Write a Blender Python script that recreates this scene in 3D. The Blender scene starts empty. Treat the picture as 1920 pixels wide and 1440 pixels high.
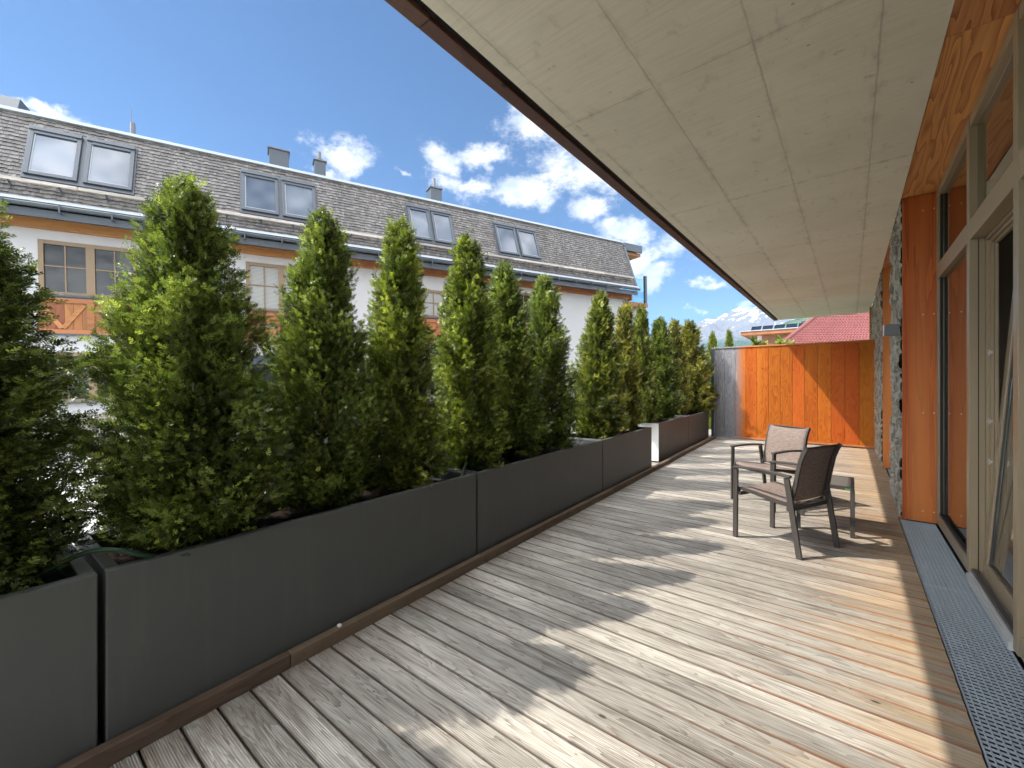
import bpy, bmesh, math, random
import numpy as np
from mathutils import Vector, Matrix, noise as mnoise

C = bpy.context.scene
COL = C.collection
R = math.radians
random.seed(7)

# ------------------------------------------------------------------ camera, sky, sun, exposure
CAM_YAW = R(39.15)           # camera looks 39 degrees to the left of the building line (+Y)
EYE = 1.4
cam_d = bpy.data.cameras.new("camera")
cam = bpy.data.objects.new("camera", cam_d); COL.objects.link(cam)
cam.location = (0, 0, EYE); cam.rotation_euler = (R(90), 0, CAM_YAW)
cam_d.sensor_width = 36.0; cam_d.lens = 36.0 * 780 / 1920
cam_d.clip_start = 0.05; cam_d.clip_end = 20000
C.camera = cam

TO_SUN = Vector((-1.0, -0.82, 1.6)).normalized()
SUN_EL = math.asin(TO_SUN.z); SUN_AZ = math.atan2(TO_SUN.x, TO_SUN.y)
sd = bpy.data.lights.new("sun", 'SUN'); sd.energy = 2.6; sd.angle = R(0.5); sd.color = (1.0, 0.93, 0.82)
sun = bpy.data.objects.new("sun", sd); COL.objects.link(sun)
sun.rotation_euler = (-TO_SUN).to_track_quat('-Z', 'Y').to_euler(); sun.location = (-6, -6, 12)

C.view_settings.view_transform = 'Standard'; C.view_settings.look = 'None'
C.view_settings.exposure = 1.32
C.cycles.diffuse_bounces = 7; C.cycles.max_bounces = 14; C.view_settings.gamma = 1.0
C.view_settings.use_curve_mapping = False

cy, sy = math.cos(CAM_YAW), math.sin(CAM_YAW)
def W(px, d):
    """ground position seen in image column px (of 1920) at distance d along the view axis"""
    l = d * (px - 960) / 780.0
    return (-sy * d + cy * l, cy * d + sy * l)
def Zp(py, d): return EYE + d * (720 - py) / 780.0
def DIR(px, py):
    x, y = W(px, 1.0); return Vector((x, y, (720 - py) / 780.0)).normalized()

# ------------------------------------------------------------------ node helpers
class NT:
    def __init__(s, nt): s.nt = nt
    def n(s, typ, **kw):
        nd = s.nt.nodes.new(typ)
        for k, v in kw.items(): setattr(nd, k, v)
        return nd
    def put(s, sock, v):
        if v is None: return
        if isinstance(v, bpy.types.NodeSocket): s.nt.links.new(v, sock)
        elif isinstance(v, (tuple, list)) and len(v) == 3 and sock.type == 'RGBA': sock.default_value = (*v, 1)
        else: sock.default_value = v
    def m(s, op, a, b=None, c=None, clamp=False):
        nd = s.n('ShaderNodeMath', operation=op, use_clamp=clamp)
        for i, v in enumerate((a, b, c)): s.put(nd.inputs[i], v)
        return nd.outputs[0]
    def v(s, op, a, b=None):
        nd = s.n('ShaderNodeVectorMath', operation=op)
        s.put(nd.inputs[0], a); s.put(nd.inputs[1], b)
        return nd.outputs['Value'] if op in ('LENGTH', 'DISTANCE', 'DOT_PRODUCT') else nd.outputs[0]
    def mix(s, f, a, b, mode='MIX'):
        nd = s.n('ShaderNodeMix', data_type='RGBA', blend_type=mode, clamp_factor=True)
        s.put(nd.inputs[0], f); s.put(nd.inputs[6], a); s.put(nd.inputs[7], b)
        return nd.outputs[2]
    def noise(s, vec, scale=5, detail=4, rough=.55, dist=0, color=False):
        nd = s.n('ShaderNodeTexNoise'); s.put(nd.inputs['Vector'], vec)
        nd.inputs['Scale'].default_value = scale; nd.inputs['Detail'].default_value = detail
        nd.inputs['Roughness'].default_value = rough; nd.inputs['Distortion'].default_value = dist
        return nd.outputs['Color' if color else 'Fac']
    def voro(s, vec, scale=5, feat='F1', out='Distance', rand=1.0):
        nd = s.n('ShaderNodeTexVoronoi', feature=feat); s.put(nd.inputs['Vector'], vec)
        nd.inputs['Scale'].default_value = scale
        if 'Randomness' in nd.inputs: nd.inputs['Randomness'].default_value = rand
        return nd.outputs[out]
    def ss(s, x, a, b, lo=0., hi=1.):
        nd = s.n('ShaderNodeMapRange', interpolation_type='SMOOTHSTEP')
        s.put(nd.inputs[0], x)
        for i, v in zip((1, 2, 3, 4), (a, b, lo, hi)): nd.inputs[i].default_value = v
        return nd.outputs[0]
    def ramp(s, x, stops):
        nd = s.n('ShaderNodeValToRGB'); s.put(nd.inputs[0], x)
        e = nd.color_ramp.elements
        while len(e) < len(stops): e.new(.5)
        for el, (p, c) in zip(e, stops): el.position = p; el.color = (*c, 1)
        return nd.outputs[0]
    def obj(s): return s.n('ShaderNodeTexCoord').outputs['Object']
    def attr(s, name='rnd'): return s.n('ShaderNodeAttribute', attribute_name=name).outputs['Fac']
    def xyz(s, v):
        nd = s.n('ShaderNodeSeparateXYZ'); s.put(nd.inputs[0], v); return nd.outputs
    def comb(s, x, y, z):
        nd = s.n('ShaderNodeCombineXYZ')
        for i, v in enumerate((x, y, z)): s.put(nd.inputs[i], v)
        return nd.outputs[0]
    def bump(s, h, strength=.3, dist=.01, normal=None):
        nd = s.n('ShaderNodeBump'); s.put(nd.inputs['Height'], h)
        nd.inputs['Strength'].default_value = strength; nd.inputs['Distance'].default_value = dist
        if normal is not None: s.put(nd.inputs['Normal'], normal)
        return nd.outputs[0]

def mat(name, base=None, rough=.6, metal=0., spec=.5, build=None):
    m = bpy.data.materials.new(name); m.use_nodes = True
    t = NT(m.node_tree); p = m.node_tree.nodes['Principled BSDF']
    if base is not None: t.put(p.inputs['Base Color'], base)
    p.inputs['Roughness'].default_value = rough; p.inputs['Metallic'].default_value = metal
    p.inputs['Specular IOR Level'].default_value = spec
    if build: build(t, p)
    return m

# ------------------------------------------------------------------ world: Nishita sky with clouds
wd = bpy.data.worlds.new("World"); C.world = wd; wd.use_nodes = True
t = NT(wd.node_tree); bg = wd.node_tree.nodes['Background']
sky = t.n('ShaderNodeTexSky', sky_type='NISHITA', sun_disc=False, sun_elevation=SUN_EL, sun_rotation=SUN_AZ)
sky.air_density = 1.0; sky.dust_density = 0.3; sky.ozone_density = 2.2; sky.altitude = 900
SKY = 0.057
gen = t.n('ShaderNodeTexCoord').outputs['Generated']
warp = t.v('SUBTRACT', t.noise(gen, 5.5, 6, .62, color=True), (.5, .5, .5))
gw = t.v('ADD', gen, t.v('MULTIPLY', warp, (.13, .13, .13)))
clouds = [(628, 302, 92, 42), (832, 305, 52, 62), (905, 292, 60, 30), (975, 368, 125, 42), (880, 350, 90, 26), (1085, 260, 135, 110), (1000, 225, 75, 50), (1120, 320, 110, 70),
          (1150, 330, 90, 60), (1095, 402, 55, 32), (1165, 440, 90, 40), (1255, 470, 80, 52), (1235, 520, 75, 32), (1328, 537, 55, 15),
          (1300, 584, 26, 10), (1404, 574, 34, 17), (1385, 590, 40, 12), (95, 210, 62, 20), (30, 195, 40, 16), (760, 330, 34, 8), (1180, 505, 60, 40), (600, 330, 40, 10),
          (1290, 440, 50, 50), (700, 80, 60, 3)]
acc = None
for (px, py, rx, ry) in clouds[:-1]:
    d = DIR(px, py); k = 1.0 / math.sqrt(780**2 + (px - 960)**2 + (py - 720)**2)
    q = t.v('MULTIPLY', t.v('SUBTRACT', gw, tuple(d)), (1.1 / (rx * k), 1.1 / (rx * k), 1.1 / (ry * k)))
    b = t.m('SUBTRACT', 1.0, t.v('LENGTH', q))
    acc = b if acc is None else t.m('SMOOTH_MAX', acc, b, .15)
fb = t.noise(t.v('MULTIPLY', gen, (1, 1, 1.7)), 9, 10, .68)
dens = t.m('ADD', t.m('MAXIMUM', acc, -1.2), t.m('MULTIPLY', t.m('SUBTRACT', fb, .5), 2.6))
cm = t.ss(dens, .06, .72)
# bright cloud added outside the view, strongest near the sun, to fill the shade
gz = t.xyz(gen)
far = t.noise(t.v('MULTIPLY', gen, (1, 1, 2.6)), 3.1, 8, .6)
cm2 = t.m('MULTIPLY', t.ss(far, .37, .56), t.ss(t.v('DOT_PRODUCT', gen, tuple(DIR(700, 450))), .60, .48))
near_sun = t.ss(t.v('DOT_PRODUCT', gen, tuple(TO_SUN)), .45, .97)
cmask = t.m('MAXIMUM', cm, cm2)
shade = t.noise(t.v('ADD', t.v('MULTIPLY', gen, (1, 1, 1.6)), (0, 0, .02)), 13, 5, .6)
ccol = t.mix(t.ss(shade, .3, .62), (.60, .67, .78), (1.0, 1.0, 1.0))
skc = t.mix(1.0, t.mix(1.0, sky.outputs[0], (SKY,) * 3, 'MULTIPLY'), (.80, .98, 1.10), 'MULTIPLY')
cstr = t.m('ADD', .54, t.m('MULTIPLY', cm2, t.m('ADD', 2.0, t.m('MULTIPLY', near_sun, 5.))))
fin = t.mix(t.m('MULTIPLY', cmask, .94), skc, t.mix(1.0, ccol, t.comb(cstr, cstr, cstr), 'MULTIPLY'))
t.put(bg.inputs[0], fin); bg.inputs[1].default_value = 1.0

# ------------------------------------------------------------------ mesh helpers
class MB:
    def __init__(s): s.v = []; s.f = []; s.r = []
    def add(s, vs, fs, r=None):
        if r is None: r = random.random()
        b = len(s.v); s.v += [tuple(x) for x in vs]; s.f += [tuple(i + b for i in f) for f in fs]; s.r += [r] * len(vs)
        return s
    def obox(s, o, a, b, c, r=None):
        o, a, b, c = Vector(o), Vector(a), Vector(b), Vector(c)
        if a.cross(b).dot(c) < 0: a, b = b, a
        vs = [o, o + a, o + a + b, o + b, o + c, o + a + c, o + a + b + c, o + b + c]
        return s.add(vs, [(0, 3, 2, 1), (4, 5, 6, 7), (0, 1, 5, 4), (1, 2, 6, 5), (2, 3, 7, 6), (3, 0, 4, 7)], r)
    def box(s, x0, x1, y0, y1, z0, z1, r=None):
        return s.obox((x0, y0, z0), (x1 - x0, 0, 0), (0, y1 - y0, 0), (0, 0, z1 - z0), r)
    def bar(s, p, q, w, h, up=(0, 0, 1), r=None):
        p, q = Vector(p), Vector(q); d = (q - p).normalized(); up = Vector(up)
        sx = d.cross(up)
        if sx.length < 1e-4: sx = d.cross(Vector((1, 0, 0)))
        sx.normalize(); u = sx.cross(d).normalized()
        return s.obox(p - sx * w / 2 - u * h / 2, q - p, sx * w, u * h, r)
    def tube(s, pts, rad, n=8, r=None, caps=True):
        pts = [Vector(p) for p in pts]; rads = rad if isinstance(rad, (list, tuple)) else [rad] * len(pts)
        vs, fs = [], []
        ref = Vector((0, 0, 1))
        for i, p in enumerate(pts):
            d = (pts[min(i + 1, len(pts) - 1)] - pts[max(i - 1, 0)]).normalized()
            a = d.cross(ref)
            if a.length < .05: a = d.cross(Vector((1, 0, 0)))
            a.normalize(); b = d.cross(a)
            for k in range(n):
                an = 2 * math.pi * k / n
                vs.append(p + (a * math.cos(an) + b * math.sin(an)) * rads[i])
        for i in range(len(pts) - 1):
            for k in range(n):
                fs.append((i * n + k, (i + 1) * n + k, (i + 1) * n + (k + 1) % n, i * n + (k + 1) % n))
        if caps: fs.append(tuple(range(n))); fs.append(tuple((len(pts) - 1) * n + k for k in reversed(range(n))))
        return s.add(vs, fs, r)
    def sheet(s, rows, thick, r=None, nrm=None):
        """thickened surface from a grid of points (rows of equal length)"""
        rows = [[Vector(p) for p in rw] for rw in rows]; nr, nc = len(rows), len(rows[0])
        def N(i, j):
            a = rows[min(i + 1, nr - 1)][j] - rows[max(i - 1, 0)][j]; b = rows[i][min(j + 1, nc - 1)] - rows[i][max(j - 1, 0)]
            return a.cross(b).normalized()
        top = [rows[i][j] + N(i, j) * thick / 2 for i in range(nr) for j in range(nc)]
        bot = [rows[i][j] - N(i, j) * thick / 2 for i in range(nr) for j in range(nc)]
        K = nr * nc; fs = []
        ix = lambda i, j: i * nc + j
        for i in range(nr - 1):
            for j in range(nc - 1):
                q = (ix(i, j), ix(i + 1, j), ix(i + 1, j + 1), ix(i, j + 1))
                fs.append(q); fs.append(tuple(K + k for k in reversed(q)))
        ed = [ix(i, 0) for i in range(nr)] + [ix(nr - 1, j) for j in range(1, nc)] + [ix(i, nc - 1) for i in range(nr - 2, -1, -1)] + [ix(0, j) for j in range(nc - 2, 0, -1)]
        for a, b in zip(ed, ed[1:] + ed[:1]): fs.append((b, a, a + K, b + K))
        return s.add(top + bot, fs, r)
    def build(s, name, m, parent=None, bevel=0, smooth=False, seg=2):
        me = bpy.data.meshes.new(name); me.from_pydata(s.v, [], s.f)
        at = me.attributes.new('rnd', 'FLOAT', 'POINT'); at.data.foreach_set('value', s.r)
        if smooth: me.polygons.foreach_set('use_smooth', [True] * len(me.polygons))
        me.materials.append(m); me.update()
        o = bpy.data.objects.new(name, me); COL.objects.link(o)
        if parent is not None: o.parent = parent
        if bevel:
            b = o.modifiers.new('bevel', 'BEVEL'); b.width = bevel; b.segments = seg; b.limit_method = 'ANGLE'; b.angle_limit = R(40)
        return o

def tag(o, label=None, cat=None, group=None, kind=None):
    if label: o['label'] = label
    if cat: o['category'] = cat
    if group: o['group'] = group
    if kind: o['kind'] = kind
    return o
def thing(name, label, cat, loc=(0, 0, 0), rz=0, group=None):
    o = bpy.data.objects.new(name, None); COL.objects.link(o); o.location = loc; o.rotation_euler = (0, 0, rz)
    o.empty_display_size = .2
    return tag(o, label, cat, group)
def copy_tree(o, parent=None):
    c = o.copy(); COL.objects.link(c)
    if parent is not None: c.parent = parent
    for ch in list(o.children): copy_tree(ch, c)
    return c

# ------------------------------------------------------------------ materials
def wood_mat(name, light, dark, axis='Z', rings=9., fscale=1.0, rough=.55, contrast=1.0, grey=None, spec=.4, pale=None, st=.16, vary=.42, streak=.45):
    """larch: contour lines of a stretched noise field give the flame grain; each board shifts it by its rnd"""
    def b(t, p):
        o = t.obj(); r = t.attr()
        s = {'X': (st, 1, 1), 'Y': (1, st, 1), 'Z': (1, 1, st)}[axis]
        q = t.v('ADD', t.v('MULTIPLY', o, s), t.comb(t.m('MULTIPLY', r, 37.), t.m('MULTIPLY', r, 19.), t.m('MULTIPLY', r, 53.)))
        f = t.noise(q, 4.2 * fscale, 2.5, .5, .25)
        ring = t.m('FRACT', t.m('MULTIPLY', f, rings * 1.6))
        late = t.m('POWER', ring, 2.2)
        s2 = {'X': (1, 30, 30), 'Y': (30, 1, 30), 'Z': (30, 30, 1)}[axis]
        fib = t.noise(t.v('MULTIPLY', q, s2), 3.5, 4, .6)
        big = t.noise(q, 1.3, 2, .5)
        col = t.mix(t.m('MULTIPLY', late, .8 * contrast), light, dark)
        col = t.mix(t.m('MULTIPLY', t.ss(fib, .35, .75), .35), col, dark)
        col = t.mix(t.m('MULTIPLY', t.ss(big, .42, .62), streak), col, pale or tuple(min(1, c * 1.25) for c in light))
        hv = t.n('ShaderNodeHueSaturation'); t.put(hv.inputs['Color'], col)
        t.put(hv.inputs['Value'], t.m('ADD', 1 - vary / 2, t.m('MULTIPLY', r, vary)))
        t.put(hv.inputs['Hue'], t.m('ADD', .487, t.m('MULTIPLY', t.m('FRACT', t.m('MULTIPLY', r, 7.3)), .02)))
        col = hv.outputs[0]
        # knots
        sk = {'X': (.5, 1, 1), 'Y': (1, .5, 1), 'Z': (1, 1, .5)}[axis]
        kd = t.voro(t.v('ADD', t.v('MULTIPLY', o, sk), t.comb(t.m('MULTIPLY', r, 11.), 0, t.m('MULTIPLY', r, 5.))), 3.4)
        col = t.mix(t.ss(kd, .05, .025), col, tuple(c * .3 for c in dark))
        if grey: col = grey(t, col, o, fib, late)
        t.put(p.inputs['Base Color'], col)
        t.put(p.inputs['Normal'], t.bump(t.m('ADD', late, t.m('MULTIPLY', fib, .8)), .25, .003))
    return mat(name, None, rough, 0, spec, b)

def screen_weather(t, col, o, fib, late):
    x = t.xyz(o)[0]
    k = t.m('ADD', x, t.m('MULTIPLY', t.m('SUBTRACT', t.noise(t.v('MULTIPLY', o, (3, 3, .4)), 3, 3), .5), .22))
    g = t.ss(k, -2.02, -2.34)
    gc = t.ramp(t.m('ADD', t.m('MULTIPLY', fib, .7), t.m('MULTIPLY', late, .25)), [(.25, (.13, .13, .14)), (.7, (.27, .265, .27))])
    return t.mix(g, col, gc)

M = {}
M['larch_screen'] = wood_mat('larch_screen', (.42, .110, .012), (.23, .044, .005), 'Z', 10, 1.1, .7, 1.1, screen_weather, spec=.15, pale=(.48, .15, .018), vary=.15)
M['larch_frame'] = wood_mat('larch_frame', (.42, .14, .04), (.22, .055, .014), 'X', 8, 1.0, .6, .7, lambda t, c, o, f, l: screen_weather(t, c, o, f, l))
M['larch_jamb'] = wood_mat('larch_jamb', (.50, .150, .024), (.23, .050, .009), 'Z', 3, 2.6, .50, .8, spec=.25, pale=(.74, .34, .085), st=.05, streak=.85)
M['larch_soffit'] = wood_mat('larch_soffit', (.66, .30, .10), (.28, .075, .018), 'Y', 9, 1.15, .5, 1.05, pale=(.72, .36, .13), st=.10)
M['larch_fascia'] = wood_mat('larch_fascia', (.105, .045, .028), (.05, .018, .012), 'Y', 8, 1, .6, .8)
M['larch_house'] = wood_mat('larch_house', (.34, .145, .052), (.20, .068, .022), 'X', 5, .7, .6, .7)
M['larch_house_v'] = wood_mat('larch_house_v', (.30, .122, .044), (.17, .056, .018), 'Z', 5, .7, .6, .7)
M['kerb_wood'] = wood_mat('kerb_wood', (.165, .118, .08), (.075, .052, .036), 'Y', 9, 1.2, .75, .8)
M['old_timber'] = wood_mat('old_timber', (.34, .31, .27), (.13, .115, .10), 'X', 8, 1.2, .8, .9)

PITCH = .13
def deck_b(t, p):
    o = t.obj(); r = t.attr(); c = t.xyz(o)
    off = t.comb(t.m('MULTIPLY', r, 61.), t.m('MULTIPLY', r, 23.), 0)
    q = t.v('ADD', o, off)
    fib = t.noise(t.v('MULTIPLY', q, (2.0, 130, 1)), 1.6, 5, .6)
    streak = t.noise(t.v('MULTIPLY', q, (1.1, 26, 1)), 1.5, 4, .6)
    rg = t.noise(t.v('MULTIPLY', q, (.7, 7, 1)), 2.2, 2.5, .5, .5)
    ring = t.m('POWER', t.m('FRACT', t.m('MULTIPLY', rg, 11.)), 2.0)
    big = t.noise(t.v('MULTIPLY', q, (1.0, 3.2, 1)), 1.7, 4, .6)
    v = t.m('ADD', t.m('ADD', t.m('MULTIPLY', t.m('SUBTRACT', fib, .5), .75), t.m('MULTIPLY', t.m('SUBTRACT', streak, .5), .5)), t.m('ADD', .335, t.m('SUBTRACT', t.m('MULTIPLY', big, .62), t.m('MULTIPLY', ring, .22))))
    col = t.ramp(v, [(.28, (.12, .105, .09)), (.48, (.29, .262, .224)), (.63, (.42, .39, .34)), (.82, (.57, .54, .485))])
    # per-board value
    hv = t.n('ShaderNodeHueSaturation'); t.put(hv.inputs['Color'], col); t.put(hv.inputs['Value'], t.m('ADD', .74, t.m('MULTIPLY', r, .42)))
    col = hv.outputs[0]
    # less weathered close to the facade: honey tint and orange board edges
    across = t.m('ABSOLUTE', t.m('SUBTRACT', t.m('FRACT', t.m('DIVIDE', c[1], PITCH)), .476))
    xr = t.m('ADD', c[0], t.m('MULTIPLY', t.m('SUBTRACT', t.noise(t.v('MULTIPLY', q, (.8, 5, 1)), 1.4, 3), .5), 1.6))
    honey = t.ss(xr, -.25, .75)
    col = t.mix(t.m('MULTIPLY', honey, .62), col, t.mix(fib, (.30, .16, .055), (.66, .45, .21)))
    edge = t.m('MULTIPLY', t.ss(t.m('ADD', across, t.m('MULTIPLY', t.m('SUBTRACT', rg, .5), .35)), .38, .46), t.ss(xr, -.75, .45))
    edge = t.m('MULTIPLY', edge, t.ss(t.noise(t.v('MULTIPLY', q, (1.2, 3, 1)), 1.6, 4), .40, .60))
    col = t.mix(t.m('MULTIPLY', edge, .85), col, (.36, .14, .055))
    rim = t.m('MULTIPLY', t.ss(across, .425, .462), t.ss(streak, .25, .5, .5, 1.))
    col = t.mix(t.m('MULTIPLY', rim, .72), col, t.mix(t.ss(xr, -.7, .5), (.085, .06, .042), (.30, .105, .038)))
    # brown strip beside the kerb
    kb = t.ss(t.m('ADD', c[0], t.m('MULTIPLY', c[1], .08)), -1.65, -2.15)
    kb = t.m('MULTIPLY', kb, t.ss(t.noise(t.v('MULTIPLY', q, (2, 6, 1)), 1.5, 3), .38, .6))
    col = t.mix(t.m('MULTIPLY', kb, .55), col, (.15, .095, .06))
    # knots and small dark marks
    kv = t.voro(t.v('MULTIPLY', q, (1.0, 2.2, 1)), 2.3)
    col = t.mix(t.ss(kv, .055, .03), col, (.045, .035, .03))
    ringk = t.m('MULTIPLY', t.ss(kv, .19, .07), t.m('POWER', t.m('FRACT', t.m('MULTIPLY', kv, 55.)), 2.))
    col = t.mix(t.m('MULTIPLY', ringk, .55), col, (.10, .085, .07))
    mk = t.voro(t.v('MULTIPLY', q, (1, 1.6, 1)), 9.)
    col = t.mix(t.m('MULTIPLY', t.ss(mk, .085, .05), t.ss(t.noise(q, 1.1, 2), .5, .6)), col, (.06, .05, .045))
    # grooves run the length of every board, worn away in places
    gr = t.m('SINE', t.m('MULTIPLY', c[1], 2 * math.pi / .0081))
    wear = t.ss(t.noise(t.v('MULTIPLY', q, (.8, 4, 1)), 1.2, 3), .34, .62)
    col = t.mix(t.m('MULTIPLY', t.m('MULTIPLY', t.ss(gr, .1, -1.), wear), .4), col, (.09, .078, .068))
    h = t.m('ADD', t.m('MULTIPLY', t.m('MULTIPLY', gr, wear), .5), t.m('MULTIPLY', fib, 1.1))
    t.put(p.inputs['Base Color'], col)
    t.put(p.inputs['Normal'], t.bump(h, .55, .004))
M['deck'] = mat('deck', None, .72, 0, .35, deck_b)

def conc_b(t, p):
    o = t.obj(); c = t.xyz(o)
    big = t.noise(o, .9, 5, .6); fine = t.noise(o, 26, 5, .7); grain = t.noise(t.v('MULTIPLY', o, (1, 22, 1)), 3, 4, .6)
    col = t.mix(t.ss(big, .3, .7), (.70, .645, .515), (.78, .725, .59))
    col = t.mix(t.m('MULTIPLY', t.ss(grain, .4, .75), .25), col, (.40, .37, .30))
    # blotches and trowel marks
    st = t.noise(t.v('MULTIPLY', o, (2.2, 1, 1)), 5.5, 6, .7)
    col = t.mix(t.m('MULTIPLY', t.ss(st, .57, .70), .4), col, (.44, .40, .31))
    cell = t.n('ShaderNodeTexWhiteNoise', noise_dimensions='2D')
    t.put(cell.inputs['Vector'], t.comb(t.m('FLOOR', t.m('DIVIDE', t.m('SUBTRACT', c[0], .127), .548)), t.m('FLOOR', t.m('DIVIDE', t.m('SUBTRACT', c[1], 2.637), 2.12)), 0))
    col = t.mix(t.m('MULTIPLY', cell.outputs['Value'], .18), col, (.55, .50, .40))
    pit = t.voro(o, 4.2)
    col = t.mix(t.m('MULTIPLY', t.ss(pit, .05, .02), .6), col, (.2, .18, .15))
    vs_ = t.voro(t.v('MULTIPLY', o, (1.5, 2.2, 1)), 2.1)
    col = t.mix(t.m('MULTIPLY', t.m('MULTIPLY', t.ss(vs_, .14, .05), t.ss(fine, .45, .6)), .5), col, (.27, .245, .20))
    # board-form joints
    wob = t.m('MULTIPLY', t.m('SUBTRACT', t.noise(o, 7, 3), .5), .012)
    jx = None
    for x0 in (.127, -.42, -.975, -1.562):
        d = t.m('ABSOLUTE', t.m('SUBTRACT', t.m('ADD', c[0], wob), x0))
        jx = d if jx is None else t.m('MINIMUM', jx, d)
    yy = t.m('ADD', t.m('ADD', c[1], wob), 2.12 * 5 - 2.637 + 1.06)
    jy = t.m('ABSOLUTE', t.m('SUBTRACT', t.m('MULTIPLY', t.m('FRACT', t.m('DIVIDE', yy, 2.12)), 2.12), 1.06))
    j = t.m('MINIMUM', jx, jy)
    brk = t.ss(t.noise(o, 2.3, 3), .33, .55, .25, 1.)
    line = t.m('MULTIPLY', t.ss(j, .0075, .002), brk)
    col = t.mix(t.m('MULTIPLY', line, .42), col, (.30, .265, .20))
    halo = t.m('MULTIPLY', t.ss(j, .05, .005), t.ss(st, .42, .66))
    col = t.mix(t.m('MULTIPLY', halo, .35), col, (.33, .30, .245))
    t.put(p.inputs['Base Color'], col)
    t.put(p.inputs['Normal'], t.bump(t.m('ADD', t.m('MULTIPLY', fine, .4), t.m('MULTIPLY', line, -.8)), .25, .006))
M['concrete'] = mat('concrete', None, .8, 0, .3, conc_b)

def planter_b(t, p):
    o = t.obj()
    n = t.noise(o, 2.2, 4, .6); f = t.noise(o, 140, 2, .6)
    dr = t.noise(t.v('MULTIPLY', o, (6, 6, .7)), 2.5, 4, .6)
    col = t.mix(n, (.070, .076, .076), (.090, .095, .093))
    col = t.mix(t.m('MULTIPLY', t.ss(dr, .5, .78), .28), col, (.125, .122, .11))
    sc_ = t.noise(t.v('MULTIPLY', o, (1, .6, 9)), 4, 5, .7)
    col = t.mix(t.m('MULTIPLY', t.ss(sc_, .64, .74), .16), col, (.19, .185, .17))
    t.put(p.inputs['Base Color'], col); t.put(p.inputs['Normal'], t.bump(f, .12, .002))
    t.put(p.inputs['Roughness'], t.m('ADD', .42, t.m('MULTIPLY', n, .15)))
M['planter'] = mat('planter', None, .5, 0, .45, planter_b)
def soil_b(t, p):
    o = t.obj(); n = t.noise(o, 30, 6, .7)
    t.put(p.inputs['Base Color'], t.mix(n, (.012, .009, .007), (.04, .03, .022))); t.put(p.inputs['Normal'], t.bump(n, 1., .03))
M['soil'] = mat('soil', None, .95, 0, .1, soil_b)

def leaf_b(t, p):
    r = t.attr(); oi = t.n('ShaderNodeObjectInfo')
    pos = t.noise(t.obj(), 5.5, 3, .6)
    k = t.m('ADD', t.m('MULTIPLY', r, .6), t.m('MULTIPLY', pos, .4))
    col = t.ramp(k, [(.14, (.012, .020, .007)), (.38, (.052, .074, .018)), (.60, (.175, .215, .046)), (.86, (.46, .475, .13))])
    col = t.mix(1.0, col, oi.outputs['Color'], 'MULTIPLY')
    t.put(p.inputs['Base Color'], col)
    tr = t.n('ShaderNodeBsdfTranslucent'); t.put(tr.inputs[0], t.mix(1.0, col, (1.5, 1.6, .9), 'MULTIPLY'))
    ms = t.n('ShaderNodeMixShader'); ms.inputs[0].default_value = .34
    t.nt.links.new(p.outputs[0], ms.inputs[1]); t.nt.links.new(tr.outputs[0], ms.inputs[2])
    t.nt.links.new(ms.outputs[0], t.nt.nodes['Material Output'].inputs[0])
M['leaf'] = mat('leaf', None, .36, 0, .55, leaf_b)
def bark_b(t, p):
    o = t.obj(); n = t.noise(t.v('MULTIPLY', o, (6, 6, 1.2)), 9, 5, .7)
    t.put(p.inputs['Base Color'], t.mix(n, (.07, .042, .028), (.22, .15, .10))); t.put(p.inputs['Normal'], t.bump(n, .8, .01))
M['bark'] = mat('bark', None, .85, 0, .2, bark_b)

def metal_paint(name, c, rough=.4, var=.12, spec=.5, metal=0.):
    def b(t, p):
        o = t.obj(); n = t.noise(o, 3.5, 5, .6)
        t.put(p.inputs['Base Color'], t.mix(n, tuple(x * (1 - var) for x in c), tuple(min(1, x * (1 + var)) for x in c)))
        t.put(p.inputs['Roughness'], t.m('ADD', rough - .06, t.m('MULTIPLY', n, .14)))
    return mat(name, None, rough, metal, spec, b)
M['chair_metal'] = metal_paint('chair_metal', (.060, .053, .048), .38)
M['alu_bronze'] = metal_paint('alu_bronze', (.29, .225, .14), .36, .07)
M['alu_dark'] = metal_paint('alu_dark', (.055, .052, .048), .4)
M['alu_light'] = metal_paint('alu_light', (.46, .47, .45), .4, .08)
M['silver'] = metal_paint('silver', (.62, .61, .58), .3, .08, metal=.9)
M['anthracite'] = metal_paint('anthracite', (.062, .076, .092), .42)
M['zinc'] = metal_paint('zinc', (.30, .33, .35), .45, .12)
M['sky_frame'] = metal_paint('sky_frame', (.055, .066, .08), .4)
M['lamp_grey'] = metal_paint('lamp_grey', (.13, .135, .14), .45)
M['galv'] = metal_paint('galv', (.42, .48, .52), .42, .2, metal=.2)
M['gasket'] = mat('gasket', (.012, .012, .013), .7)
M['cream'] = metal_paint('cream', (.22, .155, .09), .5, .08)
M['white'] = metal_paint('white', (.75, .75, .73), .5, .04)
M['hose'] = mat('hose', (.012, .05, .02), .5)
M['green_tag'] = mat('green_tag', (.02, .32, .10), .5)
M['pebble'] = mat('pebble', (.7, .68, .64), .6)

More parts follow.
